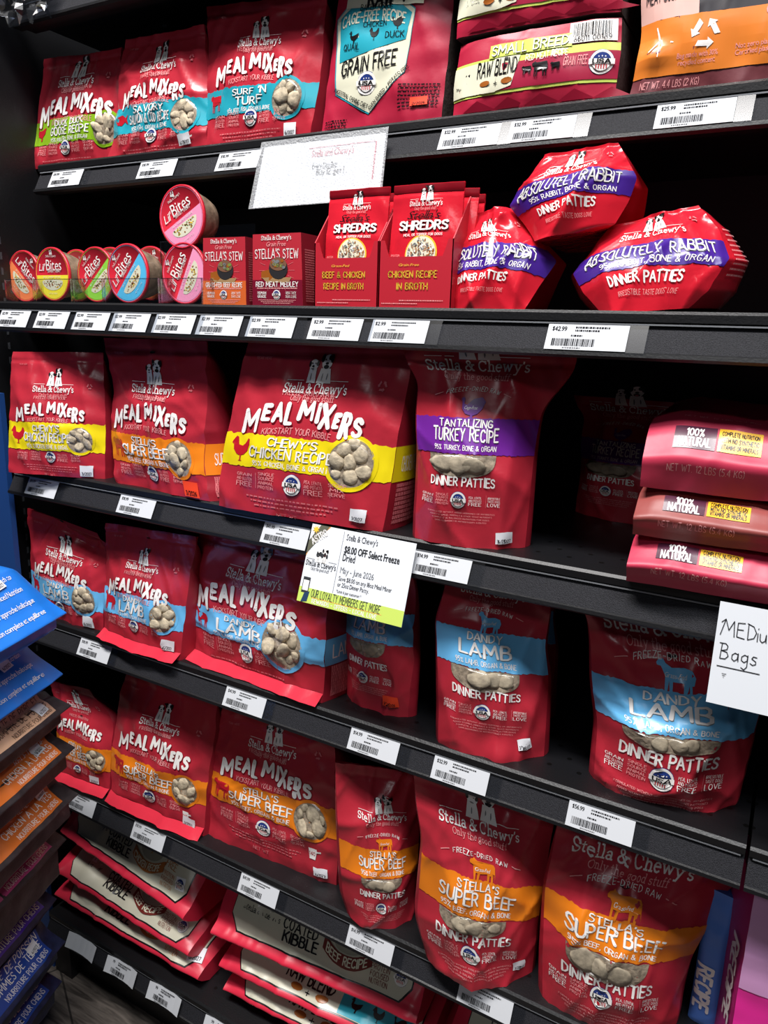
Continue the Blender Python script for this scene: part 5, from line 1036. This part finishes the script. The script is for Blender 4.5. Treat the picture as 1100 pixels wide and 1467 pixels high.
# ------------------------------------------------------------------ flat kibble bags on the base shelf
def kib_art(kind, ribm):
    def f(a, sw):
        lab = ink('silver_cream_ink', (196, 192, 172))
        o = [(-.38, .285), (-.42, .4), (-.42, .7), (-.38, .9), (-.3, .97), (.45, .97), (.45, .39), (.41, .285)]
        a.poly('cream_panel', [(x * 1.012, (v - .65) * 1.03 + .65) for x, v in o], BLACK, 0, 0, 1, sw.asp, lift=0); a.poly('cream_panel', o, lab, 0, 0, 1, sw.asp, lift=1)
        brand(a, .47, .19, False, -.28, m_=BLACK)
        if kind == 'blend':
            a.text('title', 'RAW BLEND', -.06, .45, .055, BLACK, width=.24, bold=.03, lift=2); a.text('title', '+', -.05, .34, .04, BLACK, lift=2)
            for x in (-.11, .02): a.poly('food_picture', ell(0, 0, .03, .015, 10), BROWN, x, .345, 1, lift=2)
            a.rect('recipe_panel', .1, .44, .29, .965, ribm, 10, 6, lift=2); a.text('recipe', 'CAGE-FREE RECIPE', .27, .5, .032, WHITE, width=.28, lift=3)
            for ic, x in ((DUCK, .17), (HEN, .27), (TURKEY, .37)): a.poly('animal_icon', ic, BLACK, x, .39, .06, lift=3)
            return
        a.text('title', 'RAW', -.07, .575, .06, BLACK, width=.15, bold=.02, shear=.2, lift=2); a.text('title', 'COATED', -.08, .475, .04, BLACK, width=.17, bold=.02, lift=2); a.text('title', 'KIBBLE', -.07, .39, .042, BLACK, width=.17, bold=.03, lift=2)
        a.poly('recipe_emblem', ell(0, 0, .08, .05, 24), mat('emblem_ink', (150, 146, 130), BR), .155, .52, 1, lift=2); a.poly('animal_icon', HEN if kind == 'chicken' else COW, ribm, .155, .545, .07, lift=3)
        rib = [(.155 + .115 * x, .42 + .045 * (1 - x * x) * -1 / sw.asp * 1 + (.1 if up else 0) / sw.asp * .5) for up in (0, 1) for x in (np.linspace(-1, 1, 12) if not up else np.linspace(1, -1, 12))]
        V, F = poly2([(x, v * sw.asp) for x, v in rib]); a.put('recipe_emblem', [(x, y / sw.asp) for x, y in V], F, ribm, 4)
        a.text('recipe', 'CHICKEN RECIPE' if kind == 'chicken' else 'BEEF RECIPE', .155, .415, .03, CREAM, width=.19, bold=.03, arc_=-.9, lift=5)
        for i, s in enumerate(('GRAIN', 'AND GLUTEN', 'FREE')): a.text('claims', s, .31, .62 - .06 * i, .02 if i < 2 else .032, ribm, width=.075, lift=2)
        for i, s in enumerate(('PROTEIN', 'FOCUSED', 'NUTRITION')): a.text('claims', s, .31, .43 - .045 * i, .02, ribm, width=.08, lift=2)
        badge(a, .40, .42, .06)
        a.text('claims', 'OVEN BAKED', .155, .9, .02, ribm, width=.13, lift=2)
    return f
def flat_bag(label, A, B, kind, ribm, seed, zl, zh, group, stick=None, depth=.32, dz=.0):
    sec = [(-.035, zl), (-.012, zl * .45), (0, -.001), (.0005, .001), (-.004, .006), (-.018, .014), (-.034, zh * .5), (-.058, zh * .82), (-.095, zh), (-.14, zh * 1.02)]
    sw = Sweep(A, B, sec, .0016, seed, shrink=.014, sag=.004); r = tag(empty('kibble_bag', sw.O, sw.rz), label, 'pet food bag', group)
    sweep_mesh(sw, 'bag_body', r, KBR, KBR, depth=depth)
    a = Art(sw.asp); kib_art(kind, ribm)(a, sw); drape(sw, a, r, NAMES, step=.02, lift0=.0009, liftk=.0008)
    if stick: sticker(sw, r, *stick)
KBR = mat('raspberry_pouch_plastic', (208, 42, 66), .36, bump=.3, bscale=30)
RIBC = ink('caramel_ink', (166, 98, 44)); RIBB = ink('oxblood_ink', (112, 40, 34))
flat_bag('flat chicken kibble bag at the bottom of the stack of three beside the side display', (.004, .0, .19), (.398, .0, .186), 'chicken', RIBC, 81, -.03, .034, 'flat kibble bags', (.93, .42, .08, .07, '6/2027', None, .3))
flat_bag('flat kibble bag in the middle of the stack of three beside the side display', (.012, .0, .252), (.376, .0, .228), 'beef', RIBB, 82, -.028, .042, 'flat kibble bags')
flat_bag('flat chicken kibble bag on top of the stack of three beside the side display', (.02, .015, .338), (.372, .0, .306), 'chicken', RIBC, 83, -.03, .082, 'flat kibble bags', (.90, .42, .06, .06, '6/2027', None, .2))
flat_bag('flat beef kibble bag on top of the stack farther from the side display', (.436, .0, .309), (.826, .028, .311), 'beef', RIBB, 84, -.028, .095, 'flat kibble bags')
flat_bag('flat teal labelled blend bag, middle of the stack farther from the side display', (.446, .006, .238), (.84, .03, .238), 'blend', TEAL, 85, -.022, .042, 'flat kibble bags')
flat_bag('flat violet labelled blend bag at the bottom of the stack farther from the side display', (.452, .01, .186), (.85, .03, .186), 'blend', PUR, 86, -.028, .03, 'flat kibble bags')
flat_bag('shadowed flat kibble bag deep on the base shelf, farthest from the side display', (.86, .09, .26), (1.18, .09, .26), 'beef', RIBB, 87, -.1, .05, 'flat kibble bags')

# ------------------------------------------------------------------ bags beyond the joint
XP = onY((1043, 1420), .02)[0]; zb = DECK[5]
def pinkfront(a, pan):
    a.rect('colour_panel', -.5, .5, .5, .98, ink('pale_orchid_ink', (206, 150, 196)), 12, 8); a.text('panel_lettering', 'NET WT', -.2, .4, .05, WHITE, width=.24, align='l'); a.text('panel_lettering', 'Produced with', -.22, .64, .05, WHITE, width=.4, align='l'); a.text('panel_lettering', 'renewable energy', -.22, .58, .05, WHITE, width=.4, align='l')
def px_bag(x0, y0, x1, y1, h, top_in=.0):
    return [proj_px((x0, y0, zb)), proj_px((x0 + top_in, y0, zb + h * .5)), proj_px((x0 + top_in, y0, zb + h))], [proj_px((x1, y1, zb)), proj_px((x1, y1, zb + h * .5)), proj_px((x1, y1, zb + h))]
PINKM = mat('hot_pink_pouch_plastic', (226, 42, 146), .38, bump=.2, bscale=30); PINKS = mat('magenta_gusset_plastic', (168, 26, 104), .4, bump=.2, bscale=30)
Lp, Rp = px_bag(XP, .02, XP + .24, .02, .27)
rP, pP = custom_bag('kibble_bag', 'bright pink bag standing beyond the shelf joint', 'pet food bag', Lp, Rp, pinkfront, PINKM, PINKS, zb, .02, 2, B=.012, D=.14, seed=91, dpow=.25, seal=1.3)
Fg, Kg = pP.raw(np.zeros(60), np.linspace(0, 1, 60)), None
rP.rotation_euler = (0, 0, pP.rz + .28); rP.location.y += .033; rP.location.x += .006
class LeftSide:
    def __init__(s, pan, D): s.pan = pan; s.D = D; s.asp = pan.H / D; s.W = D; s.H = pan.H
    def at(s, u, v, lift=0.0):
        P = s.pan.raw(np.zeros_like(np.asarray(v, float)), v); P[:, 1] += (1 - np.asarray(u)) * s.D * .8; P[:, 0] -= np.asarray(lift) + .0015; return P
ls = LeftSide(pP, .14); a = Art(ls.asp); a.text('side_lettering', 'RECIPE', .28, .45, .2, WHITE, width=.8, rot=-PI / 2, bold=.05); drape(ls, a, rP, {})
def bluefront(a, pan): a.text('side_lettering', 'RECIPE', -.1, .3, .5, WHITE, width=1.9, rot=-PI / 2, bold=.05)
XB = onY((1006, 1420), .09)[0]
Lp, Rp = px_bag(XB - .012, .09, XB + .022, .085, .2)
custom_bag('kibble_bag', 'blue bag wedged between the big beef pouch and the bright pink bag', 'pet food bag', Lp, Rp, bluefront, mat('cornflower_pouch_plastic', (80, 124, 206), .38, bump=.25, bscale=30), mat('navy_gusset_plastic', (40, 66, 130), .4), zb, (.09, .085), 2, B=.012, D=.12, seed=92, dpow=.4, seal=1.1)

# ------------------------------------------------------------------ side display at the end of the fixture
AN = math.radians(18); DI = np.array([-math.sin(AN), math.cos(AN), 0])
BLUE = mat('bright_blue_paper', (26, 112, 206), .4, bump=.2, bscale=30); DKP = mat('dark_patterned_paper', (48, 40, 42), .5, bump=.4, bscale=90, var=.3); DKV = mat('dark_violet_patterned_paper', (44, 38, 62), .45, bump=.4, bscale=70, var=.35); DKN = mat('dark_navy_patterned_paper', (30, 36, 66), .42, bump=.4, bscale=70, var=.35)
def side_bag(tip, label, body, hz, low, lines, lm, ti, seed, stick, yt=-.11, slope=.075, lab=(0.0, .97), ln=.34):
    T = onY(tip, yt); A = T - DI * ln; B = T.copy()
    sec = [(-.03, -low), (-.012, -low), (-.006, -low + .006), (-.006, -.006), (.012, -.002), (.014, 0), (.008, .005), (-.012, .02), (-.012 - slope * .5, hz * .6), (-.012 - slope, hz * .95), (-.03 - slope, hz)]
    sw = Sweep(A, B, sec, .0012, seed, shrink=.012, smooth=3); r = tag(empty('kibble_bag', sw.O, sw.rz), label, 'pet food bag', 'bags stacked on the side display')
    sweep_mesh(sw, 'bag_body', r, body, body, depth=.22, nu=40, nv=70)
    a = Art(sw.asp); k = 1 / ln; tot = sw.H; d = sw.d
    vf = d[6] + .01; v1 = d[9] - .004
    if lm: a.rect('flavour_label', -.5, .5 - .028 * k, vf, v1, lm, 20, 5, lift=0)
    n = len(lines); hh = (v1 - vf) * sw.asp
    for i, (s, big) in enumerate(lines):
        a.text('label_lettering', s, .5 - .034 * k, v1 - (v1 - vf) * ((i + .5) / n), hh / n * (.74 if big else .5 if lm else .36), ti, align='r', width=min(len(s) * hh / n * (.44 if big else .27 if lm else .15), .8), shear=0 if lm else .3, lift=1)
    drape(sw, a, r, {}, step=.05, lift0=.0008)
    if stick: sticker(sw, r, .5 + .5 - stick[0] * k, vf + (v1 - vf) * stick[1], .022 * k, .02 * k, '6/2027', None, .1)
WI = WHITE; BI = ink('dark_brown_ink', (70, 40, 26))
side_bag((84, 877), 'bright blue bag on top of the side display', BLUE, .075, .032, [('A Holistic Approach to', 0), ('Complete & Balanced Nutrition', 0), ('Une approche holistique', 0), ('nutrition complete et equilibree', 0)], None, WI, 101, (.065, .85), slope=.05, yt=-.12)
side_bag((80, 964), 'bright blue bag second from the top of the side display', BLUE, .07, .022, [('A Holistic Approach to', 0), ('Complete & Balanced Nutrition', 0), ('Une approche holistique', 0), ('nutrition complete et equilibree', 0)], None, WI, 102, (.07, .6), slope=.05, yt=-.12)
side_bag((90, 1010), 'dark bag with a beige pork label under the blue bags', DKP, .032, .038, [('RECETTE DE PORC ET', 1), ('COMPOTE DE POMMES', 1), ('NOURRITURE POUR CHIENS', 0)], ink('beige_label_ink', (214, 170, 138)), BI, 103, (.05, .4), slope=.014)
side_bag((98, 1069), 'dark bag with an orange label, upper of the two orange ones', DKP, .035, .046, [('RECETTE DE', 1), ('CHICKEN A LA VEG', 1), ('NOURRITURE POUR CHIENS', 0)], ink('orange_label_ink', (216, 112, 44)), WI, 104, (.055, .7), slope=.014)
side_bag((100, 1137), 'dark bag with an orange label, lower of the two orange ones', DKP, .042, .052, [('RECETTE DE', 1), ('CHICKEN A LA VEG', 1), ('NOURRITURE POUR CHIENS', 0)], ink('orange_label_ink', (216, 112, 44)), WI, 105, (.05, .8), slope=.014)
side_bag((85, 1201), 'dark bag with a pink label on the side display', DKP, .048, .08, [('RECETTE', 1), ('SALMON A LA VEG', 1), ('NOURRITURE POUR CHIENS', 0)], ink('magenta_label_ink', (176, 62, 120)), WI, 106, (.055, .6), slope=.014)
side_bag((72, 1286), 'dark violet bag with a shiny violet label on the side display', DKV, .06, .034, [('RECETTE', 1), ('DINDE A LA VEG', 1), ('NOURRITURE POUR CHIENS', 0)], ink('ultraviolet_label_ink', (72, 30, 160)), WI, 107, (.045, .6), slope=.014)
side_bag((84, 1347), 'dark navy bag with a blue fish label, upper of the lowest two', DKN, .049, .048, [('RECETTE DE POISSON', 1), ('ET POMMES DE TERRE', 1), ('NOURRITURE POUR CHIENS', 0)], ink('royal_blue_label_ink', (32, 68, 152)), WI, 108, (.05, .6), slope=.014)
side_bag((79, 1404), 'dark navy bag with a blue fish label, lowest on the side display', DKN, .055, .06, [('RECETTE DE POISSON', 1), ('ET POMMES DE TERRE', 1), ('NOURRITURE POUR CHIENS', 0)], ink('royal_blue_label_ink', (32, 68, 152)), WI, 109, (.06, .6), slope=.014)
tag(box('neighbouring_display', (-.7, -.013, -.004, .006, 0, 1.22), mat('deep_blue_panel_paint', (24, 64, 124), .5)), 'deep blue end panel of the neighbouring display, behind the blue bags', 'display')

# ------------------------------------------------------------------ signs
def sheet(name, label, cat, corners, m_, art, curl=0.0, group=None, step=None, under=None):
    fl = Flat(*corners, curl=curl); r = tag(empty(name, fl.O), label, cat, group); n = 14
    u, v = np.meshgrid(np.linspace(0, 1, n), np.linspace(0, 1, n)); P = fl.at(u.ravel(), v.ravel(), 0.0); Q = fl.at(u.ravel(), v.ravel(), -.0004)
    F = grid_faces(n, n) + grid_faces(n, n, n * n, True); rim = [j for j in range(n)] + [n - 1 + n * j for j in range(1, n)] + [n * n - 1 - j for j in range(1, n)] + [n * (n - 1 - j) for j in range(1, n - 1)]
    F += [(rim[i], n * n + rim[i], n * n + rim[(i + 1) % len(rim)], rim[(i + 1) % len(rim)]) for i in range(len(rim))]
    mk(under or 'card', np.concatenate([P, Q]), F, m_, None, r, False)
    a = Art(fl.asp); art(a, fl); drape(fl, a, r, {}, step, .0004, .0002); print('SHEET', label[:30], [round(float(np.linalg.norm(fl.c[i] - fl.c[(i + 1) % 4])), 3) for i in range(4)])
    return r, fl
def tilt_plane(py, z, deg): return (0, py, z), (0, -math.cos(math.radians(deg)), math.sin(math.radians(deg)))
def sale(a, fl):
    olive = ink('olive_grey_ink', (92, 92, 78)); lime = ink('pale_lime_ink', (186, 206, 96)); og = ink('soft_orange_ink', (232, 164, 84)); dk = ink('charcoal_text_ink', (40, 42, 46), .6); gy = ink('grey_text_ink', (110, 112, 116), .6)
    A_ = a.asp
    a.rect('loyalty_band', -.5, .5, 0, .19, lime, 6, 2, lift=0)
    a.text('loyalty_lettering', 'OUR LOYALTY MEMBERS GET MORE', -.04, .135, .062, dk, width=.66, bold=.01); a.rect('loyalty_band', -.36, .31, .078, .084, og, lift=1); a.text('loyalty_lettering', 'REWARDS - OFFERS - LOCAL LOVE', -.04, .042, .034, WHITE, width=.62, bold=.02)
    a.poly('corner_ribbon', [(-.5, .58), (-.5, .69), (-.31, 1.0), (-.40, 1.0), (-.40, 1.0)][:4], og, 0, 0, 1, A_, lift=0); a.poly('corner_ribbon', [(-.5, .61), (-.5, .78), (-.41, 1.0), (-.32, 1.0)], olive, 0, 0, 1, A_, lift=1)
    a.text('corner_ribbon', 'ASTRO', -.405, .85, .055, WHITE, width=.16, bold=.05, rot=.66, lift=2)
    a.poly('corner_ribbon', [(-.455 + .04 * math.cos(t) * (1 if k % 2 else .4), .93 * A_ + .04 * math.sin(t) * (1 if k % 2 else .4)) for k, t in enumerate(np.linspace(0, 2 * PI, 17)[:-1])], GOLD, 0, 0, 1, lift=2) if False else a.poly('corner_ribbon', [(.04 * math.cos(t) * (1 if k % 2 else .4), .04 * math.sin(t) * (1 if k % 2 else .4)) for k, t in enumerate(np.linspace(0, 2 * PI, 17)[:-1])], GOLD, -.45, .935, 1, lift=2)
    a.rect('divider_line', -.172, -.169, .2, .98, gy, lift=1)
    dogs(a, 'brand_logo', -.335, .62, .12); a.text('brand_logo', "Stella & Chewy's", -.335, .505, .042, dk, width=.3, kind='serif'); a.text('brand_logo', 'Only the good stuff', -.335, .44, .024, dk, width=.18, kind='serif', bold=-.03)
    for sx in (-1, 1): a.rect('brand_logo', -.335 + sx * .11 - .04, -.335 + sx * .11 + .04, .555, .559, dk, lift=1)
    for pas in range(5): a.poly('brand_logo', ell(0, 0, .018 - .002 * pas, .02, 9), dk, -.38 + .022 * pas, .62 + .015 * (pas % 2), 1, lift=2)
    a.rect('phone_picture', -.475, -.405, .12, .32, dk, lift=1); a.rect('phone_picture', -.468, -.412, .15, .28, WHITE, lift=2); a.poly('phone_picture', [(-.46, .0), (-.4, .02), (-.39, .15), (-.44, .12)], ink('navy_sleeve_ink', (40, 62, 90)), 0, 0, 1, A_, lift=2)
    a.text('offer_lettering', "Stella & Chewy's", -.14, .915, .05, dk, align='l', width=.30); a.text('offer_lettering', '$8.00 OFF Select Freeze', -.14, .76, .058, dk, align='l', width=.52, bold=.012); a.text('offer_lettering', '$8.00 OFF Select Freeze', -.138, .76, .058, dk, align='l', width=.52, bold=.012); a.text('offer_lettering', 'Dried', -.14, .66, .058, dk, align='l', width=.12, bold=.012)
    a.text('offer_lettering', 'May - June 2026', -.14, .5, .05, gy, align='l', width=.32); a.text('offer_lettering', 'Save $8.00 on any 18oz Meal Mixer', -.14, .395, .036, dk, align='l', width=.5); a.text('offer_lettering', 'or 25oz Dinner Patty.', -.14, .32, .036, dk, align='l', width=.3); a.text('offer_lettering', '*Limit 6 per customer.*', -.14, .235, .024, dk, align='l', width=.24)
PT, NRM = tilt_plane(-.017, 1.065, 24)
sheet('sale_sign', 'white paper sale card with a lime band hanging off the third shelf edge', 'sign', [hit(p, PT, NRM) for p in ((425, 860), (575, 899), (597, 779), (448, 750))], PAPER, sale, step=None)
def handwriting(a, fl):
    A_ = a.asp; inkb = ink('marker_black_ink', (24, 24, 28), .5)
    def wr(paths, x, v, s, layer='handwriting'):
        V, F = strokes(paths, .05); a.put(layer, a.tf(V, x, v, s, s), F, inkb, 1)
    h = .165
    L2 = {'e': [[(.05, .3), (.4, .38), (.4, .55), (.22, .64), (.04, .46), (.06, .14), (.24, 0), (.44, .1)]]}
    M_ = [[(-.1, .0), (.12, 1), (.36, .35), (.62, .95), (.7, 0)], [(-.1, .78), (.12, 1)]]; E_ = [[(.4, .95), (0, .9), (.0, .05), (.44, 0)], [(0, .5), (.34, .52)]]; D_ = [[(.0, .95), (.02, 0), (.36, .15), (.48, .5), (.3, .85), (-.06, .98)]]
    i_ = [[(.05, .5), (.05, 0)], [(.05, .75), (.07, .8)]]; u_ = [[(0, .5), (.02, .12), (.14, .0), (.3, .12), (.34, .5), (.36, .02)]]; m_ = [[(0, .5), (0, 0)], [(0, .35), (.15, .5), (.26, .35), (.27, 0)], [(.27, .35), (.42, .5), (.53, .35), (.54, 0)]]
    B_ = [[(.04, .95), (.0, 0), (.3, .02), (.46, .22), (.36, .44), (.06, .5), (.34, .6), (.38, .82), (.24, .96), (-.1, .95)]]; a_ = [[(.36, .44), (.2, .5), (.04, .36), (.04, .12), (.18, .0), (.34, .14), (.38, .5), (.4, .02)]]; g_ = [[(.36, .44), (.2, .5), (.04, .36), (.04, .14), (.2, .04), (.36, .18), (.38, .5), (.38, -.2), (.24, -.4), (.06, -.3)]]; s_ = [[(.34, .48), (.14, .5), (.06, .36), (.3, .22), (.3, .06), (.14, -.02), (0, .06)]]
    for g, x in ((M_, -.44), (E_, -.30), (D_, -.2), (i_, -.115), (u_, -.085), (m_, -.0)): wr(g, x, .68, h)
    for g, x in ((B_, -.43), (a_, -.325), (g_, -.235), (s_, -.145)): wr(g, x, .45, h)
    wr([[(-.1, 0), (2.3, .0)]], -.43, .375, h, 'handwriting'); wr([[(0, .3), (.4, .3)], [(.06, .12), (.32, .12)], [(.16, -.06), (.2, -.06)]], -.39, .28, h * .6)
PT, NRM = tilt_plane(-.02, 1.07, 14)
sheet('paper_sign', 'white paper sign handwritten in black marker under the 12 pound bags', 'sign', [hit(p, PT, NRM) for p in ((1011, 1005), (1172, 1043), (1186, 890), (1032, 861))], PAPER, handwriting)
def sleeved(a, fl):
    dk = ink('charcoal_text_ink', (40, 42, 46), .6); rd = ink('crimson_line_ink', (176, 40, 70), .6)
    a.rect('border_line', -.1, .44, .885, .895, rd, lift=1); a.rect('border_line', .43, .44, .3, .89, rd, lift=1)
    a.text('notice_lettering', "Stella and Chewy's", .1, .8, .045, rd, width=.34); a.text('notice_lettering', 'Every Day Buy', .05, .6, .04, dk, width=.2); a.text('notice_lettering', 'Buy 12, get 1', .1, .5, .04, dk, width=.22)
PT, NRM = tilt_plane(.084, 1.58, 9)
r, fl = sheet('sleeved_sign', 'shiny plastic-sleeved notice hanging off the top shelf edge', 'sign', [hit(p, PT, NRM) for p in ((362, 298), (543, 284), (553, 190), (379, 211))], PAPER, sleeved)
SLV = bpy.data.materials.new('frosted_sleeve_plastic'); SLV.use_nodes = True; nt = SLV.node_tree; b = nt.nodes['Principled BSDF']; b.inputs['Base Color'].default_value = (.9, .92, .95, 1); b.inputs['Roughness'].default_value = .35; b.inputs['Alpha'].default_value = .35; b.inputs['Specular IOR Level'].default_value = .9
nz = nt.nodes.new('ShaderNodeTexNoise'); nz.inputs['Scale'].default_value = 420; tc = nt.nodes.new('ShaderNodeTexCoord'); nt.links.new(tc.outputs['Object'], nz.inputs[0]); bp = nt.nodes.new('ShaderNodeBump'); bp.inputs['Strength'].default_value = .9; bp.inputs['Distance'].default_value = .002; nt.links.new(nz.outputs['Fac'], bp.inputs['Height']); nt.links.new(bp.outputs[0], b.inputs['Normal'])
u, v = np.meshgrid(np.linspace(-.03, 1.02, 10), np.linspace(-.02, 1.08, 8)); mk('plastic_sleeve', fl.at(u.ravel(), v.ravel(), .0016), grid_faces(10, 8), SLV, None, r, True)

# ------------------------------------------------------------------ price tags
TAGP = mat('price_tag_paper', (196, 198, 202), .9, spec=.1)
TAGK = mat('matte_black_ink', (26, 26, 28), .95, spec=.05); TAGG = mat('matte_grey_ink', (110, 110, 112), .95, spec=.05)
def price_tag(k, px, label, price, wd=.078, curl=0.0, bare=False, holder=True):
    f = FRONT[k]; X = onY(px, f - .006)[0]; z = DECK[k]; seed = int(px[0] * 7 + k)
    bl = (X - wd / 2, f - .0130, z - .0412); tl = (X - wd / 2, f + .0008, z - .0146)
    fl = Flat(bl, (X + wd / 2, bl[1], bl[2]), (X + wd / 2, tl[1], tl[2]), tl)
    r = tag(empty('price_tag', fl.O), label, 'price tag', 'white shelf price tags'); n = 6
    u, v = np.meshgrid(np.linspace(0, 1, n), np.linspace(0, 1, 4)); c = curl * ((u.ravel() - .5) ** 2 * 4); P = fl.at(u.ravel(), v.ravel(), .0008 + c); Q = fl.at(u.ravel(), v.ravel(), .0003 + c)
    rim = [0, 1, 2, 3, 4, 5, 11, 17, 23, 22, 21, 20, 19, 18, 12, 6]; F = grid_faces(n, 4) + grid_faces(n, 4, n * 4, True) + [(rim[i], n * 4 + rim[i], n * 4 + rim[(i + 1) % 16], rim[(i + 1) % 16]) for i in range(16)]
    mk('tag_card', np.concatenate([P, Q]), F, TAGP, None, r)
    if not bare:
        a = Art(fl.asp); rnd = random.Random(seed); x = -.42
        while x < .12:
            w_ = rnd.choice((.006, .01, .016)); a.rect('barcode', x, x + w_, .14, .42, TAGG if rnd.random() < .3 else TAGK, lift=1); x += w_ + rnd.choice((.006, .01))
        a.text('price_lettering', price, -.44, .80, .055, TAGK, align='l', bold=.02, width=.18)
        a.dashes('price_lettering', .06, .86, .42, .022, TAGK, seed); a.dashes('price_lettering', .0, .74, .3, .022, TAGK, seed + 1); a.dashes('price_lettering', -.12, .54, .14, .022, TAGK, seed + 2); a.dashes('price_lettering', -.16, .07, .22, .016, TAGG, seed + 4)
        dd = drape(fl, a, r, {}, None, .0011 + curl * .4, .0001)
    if holder:
        u, v = np.meshgrid(np.linspace(1.005, 1.22, 6), np.linspace(-.04, 1.04, 3)); mk('clear_sleeve', fl.at(u.ravel(), v.ravel(), .0012 + curl), grid_faces(6, 3), film('tag_sleeve_plastic', (225, 228, 232), .05, .25), None, r)
for px, lb, pr in (((95, 262), 'under the goose bag', '$9.99'), ((225, 246), 'under the salmon bag', '$18.99'), ((341, 233), 'under the surf and turf bag, next to the sleeved notice', '$18.99'), ((672, 195), 'under the small breed bags, nearer the sleeved notice', '$32.99'), ((776, 181), 'under the small breed bags, farther from the sleeved notice', '$32.99'), ((995, 160), 'under the pumpkin orange bag', '$25.99')):
    price_tag(1, px, 'top shelf price tag ' + lb, pr)
for px, lb in (((20, 455), 'below the coral lidded cup'), ((74, 457), 'below the yellow lidded cup'), ((130, 459), 'below the green lidded cup'), ((186, 460), 'below the blue lidded cup'), ((249, 462), 'below the lower pink lidded cup'), ((314, 464), 'below the grass-fed beef stew box'), ((388, 467), 'below the wine panelled stew box'), ((480, 470), 'below the beef and chicken broth carton'), ((571, 472), 'below the chicken broth carton')):
    price_tag(2, px, 'second shelf price tag ' + lb, '$2.99', .0765)
price_tag(2, (840, 479), 'white price tag on the second shelf edge below the tipped rabbit bags', '$42.99', .085)
for px, lb, pr in (((60, 697), 'under the small yellow banded bag', '$9.99'), ((195, 724), 'under the orange banded beef bag', '$18.99'), ((408, 762), 'under the largest yellow banded bag', '$41.99'), ((632, 805), 'under the turkey pouch beside the sale card', '$14.99')):
    price_tag(3, px, 'third shelf price tag ' + lb, pr)
for px, lb, pr in (((135, 930), 'under the two small lamb bags', '$18.99'), ((350, 1000), 'under the largest lamb bag', '$41.99'), ((535, 1061), 'under the narrow lamb pouch', '$14.99'), ((659, 1105), 'reading 32.99 under the lone lamb pouch', '$32.99'), ((860, 1172), 'under the big crumpled lamb pouch', '$56.99')):
    price_tag(4, px, 'fourth shelf price tag ' + lb, pr)
for px, lb, pr in (((115, 1143), 'under the folded-top beef bag', '$9.99'), ((212, 1191), 'under the beef bag with a bright folded base', '$18.99'), ((370, 1271), 'under the largest beef bag', '$41.99'), ((530, 1348), 'under the smallest beef pouch', '$14.99'), ((695, 1428), 'under the beef pouch with a pointed lower edge', '$32.99')):
    price_tag(5, px, 'fifth shelf price tag ' + lb, pr)
price_tag(6, (118, 1345), 'blank white price tag on the base shelf nearest the side display', '', .08, .006, True, False)
price_tag(6, (175, 1383), 'curled white price tag with a barcode, middle one on the base shelf', '$39.99', .08, .006, False, False)
price_tag(6, (237, 1422), 'curled white price tag with a barcode, under the lowest flat bag corner', '$39.99', .08, .006, False, False)
price_tag(6, (318, 1470), 'white price tag on the base shelf cut by the photo bottom edge', '$39.99', .08, .004, False, False)
